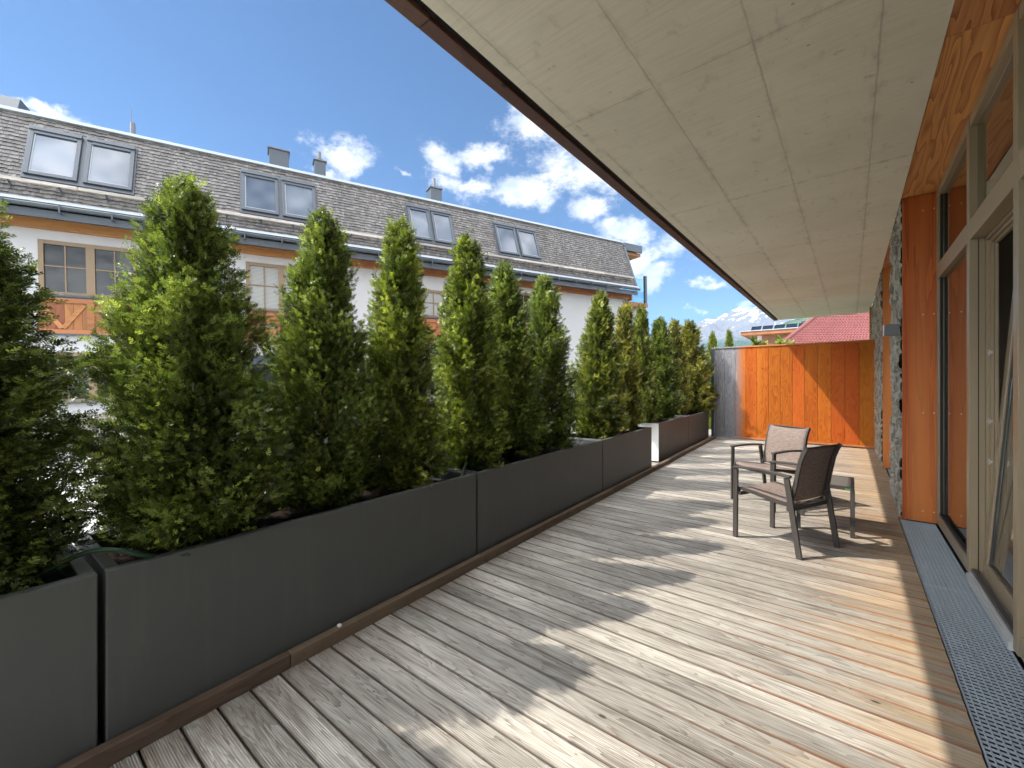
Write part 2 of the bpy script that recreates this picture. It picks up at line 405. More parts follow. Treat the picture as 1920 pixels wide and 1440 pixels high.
def sling_b(t, p):
    o = t.obj(); n = t.noise(o, 4, 4, .6)
    w1 = t.noise(t.v('MULTIPLY', o, (1, 14, 14)), 16, 3, .6); w2 = t.noise(t.v('MULTIPLY', o, (14, 1, 14)), 16, 3, .6)
    k = t.m('MULTIPLY', t.m('ADD', w1, w2), .5)
    col = t.mix(t.ss(k, .36, .62), (.115, .085, .072), (.285, .225, .195))
    col = t.mix(t.m('MULTIPLY', n, .2), col, (.33, .27, .24))
    t.put(p.inputs['Base Color'], col); t.put(p.inputs['Normal'], t.bump(k, .4, .002))
M['sling'] = mat('sling', None, .75, 0, .25, sling_b)
def table_b(t, p):
    o = t.obj(); n = t.noise(o, 9, 6, .65)
    t.put(p.inputs['Base Color'], t.mix(n, (.10, .093, .082), (.165, .155, .14)))
M['table_top'] = mat('table_top', None, .45, 0, .5, table_b)

def stone_b(t, p):
    o = t.obj()
    cell = t.voro(t.v('MULTIPLY', o, (1, 1, 1.5)), 5.2, 'F1', 'Color')
    e = t.voro(t.v('MULTIPLY', o, (1, 1, 1.5)), 5.2, 'DISTANCE_TO_EDGE')
    n = t.noise(o, 11, 6, .7)
    cv = t.m('ADD', t.m('MULTIPLY', t.xyz(cell)[0], .6), t.m('MULTIPLY', n, .5))
    col = t.ramp(cv, [(.15, (.10, .096, .08)), (.5, (.23, .22, .18)), (.85, (.38, .36, .30))])
    col = t.mix(t.ss(e, .045, .015), col, (.36, .34, .29))
    col = t.mix(t.m('MULTIPLY', t.ss(t.noise(o, 2.2, 3), .52, .7), .3), col, (.19, .21, .12))
    t.put(p.inputs['Base Color'], col); t.put(p.inputs['Normal'], t.bump(n, .7, .015))
M['stone'] = mat('stone', None, .85, 0, .25, stone_b)

def render_b(t, p):
    o = t.obj(); n = t.noise(o, 1.1, 5, .6); f = t.noise(o, 60, 3, .6)
    dr = t.noise(t.v('MULTIPLY', o, (3, 3, .3)), 1.6, 4, .6)
    col = t.mix(n, (.43, .43, .43), (.50, .50, .50))
    col = t.mix(t.m('MULTIPLY', t.ss(dr, .55, .8), .2), col, (.38, .365, .34))
    t.put(p.inputs['Base Color'], col); t.put(p.inputs['Normal'], t.bump(f, .2, .004))
M['render'] = mat('render', None, .85, 0, .2, render_b)
def shingle_b(t, p):
    o = t.obj(); r = t.attr()
    f = t.noise(t.v('MULTIPLY', o, (28, 28, 2)), 2.5, 5, .65); b = t.noise(o, .85, 4, .6)
    dr = t.noise(t.v('MULTIPLY', o, (1.6, .2, .25)), 2.2, 4, .6)
    k = t.m('ADD', t.m('MULTIPLY', r, .27), t.m('ADD', t.m('MULTIPLY', f, .42), t.m('MULTIPLY', b, .36)))
    col = t.ramp(k, [(.15, (.034, .030, .026)), (.45, (.085, .077, .070)), (.68, (.16, .146, .134)), (.92, (.38, .36, .335))])
    col = t.mix(t.m('MULTIPLY', t.ss(dr, .52, .68), .5), col, (.075, .066, .052))
    t.put(p.inputs['Base Color'], col); t.put(p.inputs['Normal'], t.bump(f, .5, .004))
M['shingle'] = mat('shingle', None, .55, 0, .45, shingle_b)
M['roof_under'] = mat('roof_under', (.03, .026, .023), .9)

def glass_b(t, p):
    p.inputs['Transmission Weight'].default_value = 1.0; p.inputs['IOR'].default_value = 1.5
M['glass'] = mat('glass', (.86, .9, .88), 0.0, 0, .5, glass_b)
def pane_b(t, p):
    o = t.obj(); r = t.attr()
    n = t.noise(t.v('MULTIPLY', o, (.8, .8, 2.5)), 1.5, 3)
    t.put(p.inputs['Base Color'], t.mix(n, (.014, .016, .016), (.035, .038, .035)))
    p.inputs['IOR'].default_value = 1.42
M['dark_pane'] = mat('dark_pane', None, .02, 0, .6, pane_b)
def blind_b(t, p):
    o = t.obj(); z = t.xyz(o)[2]
    sl = t.m('FRACT', t.m('DIVIDE', z, .035))
    t.put(p.inputs['Base Color'], t.mix(t.ss(sl, .1, .9), (.22, .235, .23), (.40, .42, .40)))
    p.inputs['IOR'].default_value = 1.7
M['blind_pane'] = mat('blind_pane', None, .03, 0, .6, blind_b)
def skyl_b(t, p):
    o = t.obj(); n = t.noise(o, .6, 2)
    t.put(p.inputs['Base Color'], t.mix(t.ss(n, .42, .6), (.05, .07, .10), (.15, .17, .20)))
    p.inputs['IOR'].default_value = 1.4
M['sky_pane'] = mat('sky_pane', None, .04, 0, .8, skyl_b)
M['blue_glass'] = mat('blue_glass', (.55, .82, .9), .02, 0, .5, glass_b)

def pave_b(t, p):
    o = t.obj(); n = t.noise(o, 1.4, 5, .65); f = t.noise(o, 55, 4, .7)
    c = t.xyz(o)
    col = t.mix(n, (.34, .34, .325), (.47, .465, .45)); col = t.mix(t.m('MULTIPLY', f, .25), col, (.38, .375, .36))
    t.put(p.inputs['Base Color'], col); t.put(p.inputs['Normal'], t.bump(f, .3, .005))
M['paving'] = mat('paving', None, .8, 0, .3, pave_b)
def grass_b(t, p):
    o = t.obj(); n = t.noise(o, .09, 6, .6); f = t.noise(o, 6, 5, .7)
    t.put(p.inputs['Base Color'], t.mix(t.m('MULTIPLY', t.m('ADD', n, f), .5), (.035, .06, .016), (.09, .125, .035)))
M['meadow'] = mat('meadow', None, .9, 0, .15, grass_b)
def tiles_b(t, p):
    o = t.obj(); r = t.attr(); n = t.noise(o, 1.2, 4)
    col = t.mix(r, (.14, .034, .030), (.175, .047, .042)); col = t.mix(t.m('MULTIPLY', n, .3), col, (.34, .13, .12))
    t.put(p.inputs['Base Color'], col)
M['red_tile'] = mat('red_tile', None, .6, 0, .3, tiles_b)
M['brown_clad'] = wood_mat('brown_clad', (.27, .145, .085), (.14, .065, .036), 'Z', 4, .5, .7, .6)
M['solar'] = mat('solar', (.012, .016, .024), .12, 0, .5)
M['room'] = mat('room', (.16, .12, .085), .8)
M['room_floor'] = wood_mat('room_floor', (.18, .095, .05), (.10, .05, .026), 'Y', 5, .6, .4, .6)

# ------------------------------------------------------------------ ground and far setting
g = MB(); g.add([(-9000, -9000, -.35), (9000, -9000, -.35), (9000, 9000, -.35), (-9000, 9000, -.35)], [(0, 1, 2, 3)])
tag(g.build('ground', M['meadow']), kind='structure')
g = MB(); g.box(-22, -3.35, -14, 30, -.34, -.10, .5)
tag(g.build('courtyard', M['paving']), kind='structure')

# planter line: 3.06 degrees off the building line
PK = -.0535
def pl_x(y, x0=-2.155): return x0 + PK * (y - .24)
PA = math.atan(-PK)          # rotation of the planter row about z

# ---- deck: every board modelled, boards run square to the planters
DA = R(1.45)
ca, sa = math.cos(DA), math.sin(DA)
b = MB(); rng = random.Random(3)
y = -30 * PITCH
k = 0
while y < 14.9:
    w = PITCH - .009
    xr = (.386 + y * sa) / ca if y < 5.86 else (.45 + y * sa) / ca
    xl = -3.3 - .055 * max(0, y - 2)
    dz = rng.uniform(-.0012, .0012); r = rng.random(); c = .0028
    prof = [(y, -.026), (y, dz - c), (y + c, dz), (y + w - c, dz), (y + w, dz - c), (y + w, -.026)]
    vs = [(xl, py, pz) for py, pz in prof] + [(xr, py, pz) for py, pz in prof]
    n = 6
    fs = [(i, i + n, (i + 1) % n + n, (i + 1) % n) for i in range(n)] + [tuple(range(n)), tuple(reversed(range(n, 2 * n)))]
    b.add(vs, fs, r); y += PITCH; k += 1
deck = b.build('deck', M['deck']); deck.rotation_euler = (0, 0, DA); tag(deck, kind='structure')
g = MB(); g.box(-4.3, .70, -4.2, 15.2, -.34, -.055, .5)
tag(g.build('deck_base', M['gasket']), kind='structure')

# ---- kerb beam along the foot of the planters
b = MB()
def kx(y): return -2.102 + PK * .97 * (y - .23)
ys = [-3.2, .9, 4.95, 8.6, 11.70]
for y0, y1 in zip(ys, ys[1:]):
    b.obox((kx(y0 + .002), y0 + .002, .001), (kx(y1 - .002) - kx(y0 + .002), y1 - y0 - .004, 0), (-.048, 0, 0), (0, 0, .068))
tag(b.build('kerb', M['kerb_wood'], bevel=.003), kind='structure')

# ------------------------------------------------------------------ planters
def planter(y0, y1, x0, label, wd=.63, ht=.70):
    L = (y1 - y0) / math.cos(PA)
    o = thing('planter', label, 'planter', (pl_x(y0, x0), y0, 0), PA, 'dark planters in a row along the kerb')
    b = MB(); th = .045; z0 = .022
    # local: x to the left (negative) is the depth, y along the row
    b.box(-th, 0, 0, L, z0, ht); b.box(-wd, -wd + th, 0, L, z0, ht)
    b.box(-wd + th, -th, 0, th, z0, ht); b.box(-wd + th, -th, L - th, L, z0, ht)
    b.box(-wd + th, -th, th, L - th, z0, z0 + .03)
    b.build('box', M['planter'], o, bevel=.006)
    if y0 > 7 and y0 < 8: e = MB(); e.box(-wd + .004, -.004, -.005, -.0005, z0 + .004, ht - .004); e.build('end_glare_sheet', M['white'], o)  # white sheet over one end: sun glare put into its colour
    s = MB(); rows = []
    for i in range(9):
        rows.append([(-wd + th + (wd - 2 * th) * i / 8, th + (L - 2 * th) * j / 40, ht - .09 + .03 * mnoise.noise((i * .7, j * .5 + y0 * 7, 3))) for j in range(41)])
    s.sheet(rows, .01); s.build('soil', M['soil'], o, smooth=True)
    for yy in (.25, L - .25):
        f = MB(); f.box(-wd + .06, -.08, yy - .04, yy + .04, .0008, z0 - .0005); f.build('foot', M['gasket'], o)
    return o
PL = [(-1.92, .226, -2.155, 'dark grey planter at the left edge of the photo, nearest one, mostly cut off'),
      (.247, 2.343, -2.155, 'long dark grey planter in front, second from the left with two big bushy conifers'),
      (2.366, 4.722, -2.155, 'dark grey planter in the middle of the row, between two narrow joints'),
      (4.742, 6.652, -2.155, 'dark grey planter just before the gap where the row breaks'),
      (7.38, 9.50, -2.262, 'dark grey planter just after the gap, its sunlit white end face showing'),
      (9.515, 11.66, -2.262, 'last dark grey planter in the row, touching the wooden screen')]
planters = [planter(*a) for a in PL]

# irrigation hoses looping over the planter joints
def hose(y, label, s=1):
    x = pl_x(y); b = MB()
    pts = []
    for i in range(25):
        u = i / 24; yy = y - .34 + .68 * u
        pts.append((pl_x(yy) - .10 - .07 * math.sin(u * 7 * s), yy, .66 + .105 * math.exp(-((u - .5) / .22)**2)))
    b.tube(pts, .009, 8); o = b.build('irrigation_hose', M['hose'], smooth=True)
    return tag(o, label, 'hose', 'irrigation hoses')
hose(.24, 'thin dark green hose over the joint between the two nearest planters')
hose(2.355, 'green hose arching over the joint behind the long front planter', -1)
b = MB()
bm = bmesh.new(); bmesh.ops.create_icosphere(bm, subdivisions=2, radius=.013)
b.add([(v.co.x * 1.2, v.co.y, v.co.z * .7) for v in bm.verts], [tuple(v.index for v in f.verts) for f in bm.faces]); bm.free()
o = b.build('pebble', M['pebble'], smooth=True); o.location = (kx(1.17) - .02, 1.17, .078)
tag(o, 'tiny white pebble lying on top of the brown kerb beam', 'pebble')

# ------------------------------------------------------------------ conifers
def prof(t, full):
    """crown radius over relative height t"""
    a = np.array([0, .05, .15, .3, .45, .6, .75, .88, .96, 1.0]); v = np.array(full)
    return np.interp(t, a, v)
P_BROAD = [.88, .98, 1.0, .96, .86, .71, .52, .34, .20, .04]
P_SLIM = [.90, .98, 1.0, .97, .87, .72, .53, .35, .20, .04]
P_SPIRE = [.86, .97, 1.0, .92, .79, .64, .42, .23, .20, .04]

def crown_data(seed, h, rad, pr, n_pl=150, spr=44, leaf=1.0, lo=.02):
    rg = np.random.default_rng(seed)
    pls = []; S_pos = []; S_dir = []; S_out = []; S_r = []
    lobes = rg.uniform(0, 6.28, 4)
    for i in range(n_pl):
        tt = lo + (1 - lo) * (i + rg.uniform(0, 1)) / n_pl
        tt = tt**.92
        low = min(1., .62 + tt * 3.2)
        az = i * 2.39996 + rg.uniform(-.5, .5)
        rr = low * float(prof(tt, pr)) * rad * (rg.uniform(.66, 1.16)) * (1 + .32 * mnoise.noise(Vector((math.cos(az) * 1.3 + seed, math.sin(az) * 1.3, tt * 4.5))) + .26 * mnoise.noise(Vector((seed * 3.7, 0, tt * 7.))))
        zt = tt * h
        z0 = max(.02 * h, zt - rg.uniform(.22, .50) * (.35 + .65 * (1 - tt * .6)) * min(1, .1 + tt * 3.2))
        p0 = np.array([0, 0, z0]); p2 = np.array([rr * math.cos(az), rr * math.sin(az), zt])
        p1 = np.array([rr * .75 * math.cos(az + .2), rr * .75 * math.sin(az + .2), z0 + (zt - z0) * .38])
        pls.append((p0, p1, p2))
        ns = int((spr * (.55 + .65 * rr / rad) + 6) * (1.15 if tt < .3 else 1))
        u = rg.uniform(.10, 1.02, ns)**.70
        uu = u[:, None]
        pos = (1 - uu)**2 * p0 + 2 * uu * (1 - uu) * p1 + uu**2 * p2
        tan = 2 * (1 - uu) * (p1 - p0) + 2 * uu * (p2 - p1); tan /= np.linalg.norm(tan, axis=1, keepdims=True) + 1e-6
        sp = .046 * (1.15 - .5 * u)[:, None] * (1.15 - .55 * tt)
        outv = np.array([math.cos(az), math.sin(az), .25])
        # sprigs gather in tufts with dark gaps between them
        nt_ = max(2, ns // 9); ti = rg.integers(0, nt_, ns)
        tu = np.sort(rg.uniform(.30, 1.0, nt_)**.8)[ti]; u = np.where(u > .55, tu, u)
        toff = rg.normal(0, 1, (nt_, 3))[ti]; tdir = rg.normal(0, .38, (nt_, 3))[ti]; ttone = rg.normal(0, .13, nt_)[ti]
        pos = pos + toff * sp * np.array([1, 1, 1.15]) + rg.normal(0, .014, (ns, 3))
        pos[:, 2] = np.maximum(pos[:, 2], .06 + .05 * rg.uniform(0, 1, ns))
        d = tan * .7 + outv * .5 + tdir + rg.normal(0, .30, (ns, 3)); d /= np.linalg.norm(d, axis=1, keepdims=True)
        tone = rg.uniform(-.12, .12) + ttone
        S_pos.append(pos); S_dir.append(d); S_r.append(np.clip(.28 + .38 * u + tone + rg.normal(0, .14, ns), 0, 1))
        S_out.append(np.tile(outv, (ns, 1)))
    pos = np.concatenate(S_pos); d = np.concatenate(S_dir); rv = np.concatenate(S_r); n = len(pos)
    up = rg.normal(0, 1, (n, 3)); sx = np.cross(d, up); sx /= np.linalg.norm(sx, axis=1, keepdims=True) + 1e-6
    nz = np.cross(sx, d)
    L = rg.uniform(.048, .082, n) * leaf
    # sprig template: leaflets (base along d, side angle, lift, length, width)
    lets = [(0, 0, 0, 1.0, .07), (.06, .80, .25, .46, .13), (.12, -.84, -.2, .46, .13), (.28, .74, -.2, .42, .13), (.34, -.76, .25, .40, .13), (.52, .66, .2, .34, .12), (.58, -.66, -.2, .32, .12), (.76, .5, -.1, .25, .11), (.80, -.5, .1, .24, .11)]
    V = []; rr_ = []
    for (b0, an, lift, ln, wd) in lets:
        dirv = d * math.cos(an) + sx * math.sin(an) + nz * lift; dirv /= np.linalg.norm(dirv, axis=1, keepdims=True)
        sd_ = np.cross(dirv, nz); sd_ /= np.linalg.norm(sd_, axis=1, keepdims=True) + 1e-6
        a = pos + d * (b0 * L)[:, None]
        tip = a + dirv * (ln * L)[:, None]; mid = a + dirv * (ln * .5 * L)[:, None]
        hw = (wd * .5 * L)[:, None] * 1.15
        V.append(np.stack([a, mid + sd_ * hw + nz * hw * .3, tip, mid - sd_ * hw + nz * hw * .3], 1))
    V = np.stack(V, 1).reshape(-1, 3)
    rv = np.repeat(rv, len(lets) * 4)
    return V, rv, pls

def mesh_quads(name, V, rv, m):
    nq = len(V) // 4
    me = bpy.data.meshes.new(name)
    me.vertices.add(len(V)); me.vertices.foreach_set('co', V.astype(np.float32).ravel())
    me.loops.add(len(V)); me.loops.foreach_set('vertex_index', np.arange(len(V), dtype=np.int32))
    me.polygons.add(nq); me.polygons.foreach_set('loop_start', np.arange(nq, dtype=np.int32) * 4)
    me.polygons.foreach_set('loop_total', np.full(nq, 4, dtype=np.int32))
    at = me.attributes.new('rnd', 'FLOAT', 'POINT'); at.data.foreach_set('value', rv.astype(np.float32))
    me.materials.append(m); me.update(); me.validate()
    return me

def conifer(seed, h, rad, pr, **kw):
    o = thing('conifer', 'columnar evergreen conifer', 'tree', (0, 0, 0))
    V, rv, pls = crown_data(seed, h, rad, pr, **kw)
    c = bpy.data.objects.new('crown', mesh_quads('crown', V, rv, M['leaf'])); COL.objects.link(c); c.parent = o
    b = MB(); rgn = random.Random(seed)
    pts = [(.015 * math.sin(i * 1.3 + seed), .015 * math.cos(i * 1.7 + seed), h * i / 10 * .96) for i in range(11)]
    b.tube(pts, [.030 * (1 - i / 11) + .004 for i in range(11)], 8)
    for (p0, p1, p2) in pls[::2]:
        q = [tuple((1 - u)**2 * p0 + 2 * u * (1 - u) * p1 + u * u * p2) for u in (0, .25, .5, .75, .95)]
        b.tube(q, [.0085, .007, .0055, .004, .002], 5, caps=False)
    b.build('trunk', M['bark'], o, smooth=True)
    return o

TR_Z = .62
variants = {
    'A': conifer(11, 1.76, .35, P_BROAD, n_pl=250, spr=165, leaf=.60),
    'B': conifer(23, 1.78, .335, P_BROAD, n_pl=250, spr=165, leaf=.60),
    'C': conifer(37, 1.90, .275, P_SPIRE, n_pl=210, spr=120, leaf=.66),
    'D': conifer(41, 1.98, .26, P_SLIM, n_pl=200, spr=104, leaf=.72),
    'E': conifer(59, 1.96, .265, P_SLIM, n_pl=200, spr=104, leaf=.72),
    'H': conifer(83, 1.97, .27, [.80, .95, .98, 1.0, .84, .78, .50, .40, .20, .04], n_pl=200, spr=104, leaf=.70),
    'F': conifer(67, 1.95, .28, P_BROAD, n_pl=160, spr=80, leaf=.98),
    'G': conifer(71, 2.00, .29, P_SPIRE, n_pl=160, spr=80, leaf=.98),
}
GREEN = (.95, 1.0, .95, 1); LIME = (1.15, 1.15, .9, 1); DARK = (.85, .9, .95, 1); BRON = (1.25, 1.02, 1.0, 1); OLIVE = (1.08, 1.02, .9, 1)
# variant, y, x offset, height of the tip, width factor, colour, rotation, label
TREES = [
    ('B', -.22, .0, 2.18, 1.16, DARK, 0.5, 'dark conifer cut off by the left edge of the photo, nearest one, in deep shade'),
    ('A', .61, .0, 2.39, 1.02, GREEN, 1.1, 'big bushy conifer in the long front planter, first whole one from the left'),
    ('B', 1.27, .0, 2.45, .93, GREEN, 3.4, 'broad conifer left of the one with the thin spire, dark on its right side'),
    ('C', 1.83, .0, 2.58, 1.10, LIME, .2, 'conifer with a thin spire and bare trunk showing below its tip'),
    ('D', 2.59, .0, 2.66, 1.12, LIME, 1.9, 'slim bright green conifer just right of the one with the thin spire'),
    ('E', 3.21, .0, 2.60, 1.14, GREEN, 2.2, 'slim pointed conifer second in the middle planter, dark lower half'),
    ('H', 3.91, .0, 2.63, 1.14, GREEN, 4.0, 'slim conifer third in the middle planter, in front of the plain white wall'),
    ('F', 5.25, .0, 2.63, 1.12, OLIVE, .7, 'rounder yellowish conifer at the start of the planter before the gap'),
    ('G', 6.27, .0, 2.66, .95, BRON, 2.6, 'narrow bronze tinted conifer at the far end of the planter before the gap'),
    ('F', 7.42, .0, 2.82, .95, OLIVE, 4.4, 'olive conifer at the near end of the planter after the gap, below the house corner'),
    ('D', 8.66, .0, 2.76, 1.25, GREEN, 5.2, 'fresh green conifer in the middle of the planter after the gap'),
    ('G', 9.80, .0, 2.85, 1.05, BRON, 1.4, 'thin brownish conifer tip behind, left of the last brownish conifer'),
    ('F', 11.38, .0, 3.00, 1.62, BRON, 5.9, 'last brownish conifer in the row, right beside the grey end of the screen'),
    ('E', 14.0, .0, 2.98, 1.0, LIME, 3.1, 'bright green conifer behind the wooden screen at its left end'),
    ('D', 17.6, .0, 3.43, 1.0, LIME, .4, 'bright green conifer behind the wooden screen, standing free before the mountain'),
]
seen = set()
for (vn, y, dx, tip, wf, colr, rz, lab) in TREES:
    src = variants[vn]
    o = src if vn not in seen else copy_tree(src)
    seen.add(vn)
    h0 = {'A': 1.76, 'B': 1.78, 'C': 1.90, 'D': 1.98, 'E': 1.96, 'F': 1.95, 'G': 2.0, 'H': 1.97}[vn]
    z0 = TR_Z if y < 12 else -.1
    o.location = (pl_x(y) - .36 + dx - (.107 if y > 6.9 else 0), y, z0)
    sc_ = (tip - z0) / h0
    o.scale = (wf, wf, sc_); o.rotation_euler = (R(2.2) * math.sin(y * 5.1), R(2.2) * math.cos(y * 3.7), rz)
    tag(o, lab, 'tree', 'columnar evergreens along the terrace')
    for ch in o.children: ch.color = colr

# ------------------------------------------------------------------ terrace building (right and overhead)
B = thing('apartment_building', 'building on the right with concrete terrace ceiling, stone wall and larch clad glass doors', 'building')
CZ = 3.30
b = MB(); b.box(-1.65, .40, -4, 14.58, CZ, CZ + .30); b.build('terrace_ceiling', M['concrete'], B)
b = MB(); b.box(-1.69, -1.652, -4, 14.57, CZ + .012, CZ + .30); b.build('edge_membrane', M['gasket'], B)
b = MB()
for y0, y1 in ((-4, 1.4), (1.403, 6.2), (6.203, 10.6), (10.603, 14.60)): b.box(-1.782, -1.692, y0, y1, CZ - .012, CZ + .36)
b.build('fascia', M['larch_fascia'], B, bevel=.004)
b = MB(); b.box(-1.800, -1.784, -4, 14.60, CZ + .02, CZ + .40); b.box(-1.80, .3, -4, 14.60, CZ + .402, CZ + .41); b.build('fascia_cap', M['zinc'], B)
b = MB(); b.box(-1.60, 5.5, -4, 14.55, CZ + .42, CZ + 4.4); b.build('upper_storey', M['brown_clad'], B)
# stone wall sections with real bulging stones
def stone_wall(y0, y1, x=.445, z1=3.30, seed=0):
    st = .018; ny = max(2, int((y1 - y0) / st)); nz = int(z1 / st)
    if ny > 160: ny = 160
    V = []
    for i in range(ny + 1):
        yy = y0 + (y1 - y0) * i / ny
        for j in range(nz + 1):
            zz = z1 * j / nz
            dist, _ = mnoise.voronoi((yy * 5.2, seed * 3.1, zz * 7.0))
            e = min(1, max(0, (dist[1] - dist[0]) / .28))
            bulge = .045 * (e * (2 - e)) + .012 * mnoise.noise((yy * 14, seed, zz * 14)) + .018 * mnoise.noise((yy * 3.1, seed + 5, zz * 4))
            V.append((x - bulge, yy, zz))
    F = []
    for i in range(ny):
        for j in range(nz):
            a = i * (nz + 1) + j; F.append((a, a + 1, a + nz + 2, a + nz + 1))
    b = MB(); b.add(V, F, .5)
    b.box(x + .004, x + .28, y0, y1, 0, z1, .5)
    b.build('stone_wall', M['stone'], B, smooth=True)
stone_wall(5.915, 7.33, seed=1); stone_wall(9.27, 14.5, seed=4)
# larch jamb boards and soffit boards of the door recesses
def jamb(y0, th, x0, z0, z1, screws=True):
    b = MB(); b.box(x0, .69, y0, y0 + th, z0, z1, .42); o = b.build('jamb_board', M['larch_jamb'], B, bevel=.002)
    if screws:
        for zz in (.12, 1.11, 2.10, 3.15):
            for xx in (.565, .645):
                s = MB(); s.tube([(xx, y0 - .002, zz), (xx, y0 + .003, zz)], .006, 10); s.build('screw', M['silver'], o)
    return o
jamb(5.87, .04, .414, .012, 3.312); jamb(9.22, .04, .412, .012, 3.312, False)
b = MB(); b.box(.43, .50, 7.335, 7.375, -.02, 3.30, .7); b.build('jamb_board', M['larch_jamb'], B, bevel=.002)
b = MB(); b.box(.403, .69, -4, 3.30, 3.314, 3.34, .2); b.box(.403, .69, 3.303, 5.868, 3.314, 3.34, .66); b.build('soffit_board', M['larch_soffit'], B)
b = MB(); b.box(.403, .69, 7.378, 9.218, 3.314, 3.34, .3); b.build('soffit_board', M['larch_soffit'], B)
# third jamb past the screen
b = MB(); b.box(.36, .47, 13.55, 13.60, -.02, 3.30, .5); b.box(.30, .47, 13.50, 13.548, -.02, 2.2, .8); b.build('jamb_board', M['larch_jamb'], B)

# window wall: frame (bronze aluminium) and glass
FX0, FX1 = .660, .735
b = MB()
b.box(FX0, FX1, 5.792, 5.868, .05, 3.31); b.box(FX0 + .022, FX1, 5.752, 5.79, .13, 3.24)      # jamb stile with glazing bead
b.box(FX0 - .004, FX1, 4.372, 4.452, .04, 3.31)                                                  # mullion
b.box(FX0 - .004, FX1, 3.250, 3.330, .02, 3.31); b.box(FX0 - .004, FX1, 1.15, 1.23, .02, 3.31)
b.box(FX0, FX1, 4.455, 5.79, 2.43, 2.575); b.box(FX0, FX1, 3.333, 4.369, 2.43, 2.575); b.box(FX0, FX1, 1.233, 3.247, 2.43, 2.575)
b.box(FX0, FX1, 4.455, 5.79, 3.235, 3.312); b.box(FX0, FX1, 3.333, 4.369, 3.235, 3.312); b.box(FX0, FX1, 1.233, 3.247, 3.235, 3.312)
b.box(FX0, FX1, 4.455, 5.79, .03, .125); b.box(FX0, FX1, 1.233, 3.247, .03, .125)
b.build('window_frame', M['alu_bronze'], B, bevel=.003)
b = MB()                                                                                          # stepped inner profiles round the tilt door
for i, (dx, dy) in enumerate(((.735, 0), (.752, .018), (.770, .036))):
    b.box(dx, dx + .0165, 4.352 - dy, 4.41, .06, 2.43); b.box(dx, dx + .0165, 3.31, 3.35 + dy, .06, 2.43); b.box(dx, dx + .0165, 3.35 + dy, 4.352 - dy, 2.405 - dy, 2.429)
b.build('door_reveal', M['alu_bronze'], B)
b = MB()
for (y0, y1, z0, z1) in ((4.455, 5.79, .10, .13), ):
    pass
b.box(FX0 + .012, FX0 + .03, 4.456, 5.75, .126, .150); b.box(FX0 + .012, FX0 + .03, 4.456, 5.75, 2.576, 2.596); b.box(FX0 + .012, FX0 + .03, 3.334, 4.368, 2.576, 2.596)
b.box(FX0 + .012, FX0 + .03, 5.735, 5.751, .15, 2.43); b.box(FX0 + .012, FX0 + .03, 5.735, 5.751, 2.60, 3.235)
b.build('gasket', M['gasket'], B)
def pane(y0, y1, z0, z1, par=None):
    b = MB(); b.box(.698, .706, y0, y1, z0, z1); return b.build('glass_pane', M['glass'], par or B)
pane(4.453, 5.79, .126, 2.43); pane(4.453, 5.79, 2.576, 3.234); pane(3.331, 4.371, 2.576, 3.234); pane(1.231, 3.249, .126, 2.43); pane(1.231, 3.249, 2.576, 3.234)
# glazing of the second opening
b = MB(); b.box(.66, .72, 7.38, 7.45, 0, 3.31); b.box(.66, .72, 9.14, 9.215, 0, 3.31); b.box(.66, .72, 7.453, 9.137, 2.43, 2.55); b.box(.66, .72, 7.453, 9.137, .0, .1)
b.build('window_frame', M['alu_bronze'], B, bevel=.003)
b = MB(); b.box(.69, .698, 7.452, 9.138, .1, 2.43); b.box(.69, .698, 7.452, 9.138, 2.55, 3.31); b.build('glass_pane', M['glass'], B)
# threshold
b = MB(); b.box(.640, .735, 3.333, 4.369, .005, .052); b.box(.655, .735, 3.333, 4.369, .053, .062); b.build('threshold', M['alu_light'], B, bevel=.003)
b = MB(); b.box(.668, .694, 3.333, 4.369, .063, .088); b.build('threshold_seal', M['alu_dark'], B)
# tilted door sash: hinged at the bottom, its top leaning into the room
TL = Matrix.Translation((.712, 0, .075)) @ Matrix.Rotation(R(4.1), 4, 'Y')
sash = bpy.data.objects.new('tilt_door', None); COL.objects.link(sash); sash.parent = B; sash.matrix_local = TL
sash.empty_display_size = .1
b = MB(); sw = .085; y0, y1, zt = 3.352, 4.336, 2.325
b.box(0, .062, y1 - sw, y1, 0, zt); b.box(0, .062, y0, y0 + sw, 0, zt); b.box(0, .062, y0 + sw, y1 - sw, 0, .095); b.box(0, .062, y0 + sw, y1 - sw, zt - sw, zt)
b.box(.0625, .085, y1 - sw - .01, y1 - .028, .02, zt - .02)
b.build('sash_frame', M['alu_bronze'], sash, bevel=.004)
b = MB(); b.box(.012, .046, y1 - sw - .010, y1 - sw - .0005, .096, zt - sw); b.box(.012, .046, y0 + sw, y1 - sw, .0955, .106); b.box(.02, .034, y1 + .0005, y1 + .006, .02, zt); b.build('sash_gasket', M['alu_dark'], sash)
b = MB(); b.box(.022, .030, y0 + sw + .001, y1 - sw - .011, .107, zt - sw - .001); b.build('glass_pane', M['glass'], sash)
b = MB(); b.box(.008, .020, y1 + .0005, y1 + .006, 1.10, 1.24); b.box(.036, .054, y1 + .0005, y1 + .006, 1.10, 1.24); b.build('lock_plate', M['silver'], sash)
b = MB(); b.box(.086, .10, y1 - .075, y1 - .04, .95, 1.10); b.tube([(.10, y1 - .058, 1.05), (.145, y1 - .058, 1.05), (.15, y1 - .17, 1.05)], .009, 8); b.build('handle', M['silver'], sash, smooth=False)
for zz in (.86, 1.14, 1.62):
    b = MB(); b.box(.745, .785, 4.338, 4.351, zz - .02, zz + .02); b.tube([(.752, 4.332, zz), (.752, 4.3515, zz)], .011, 8); b.build('striker_plate', M['silver'], B)
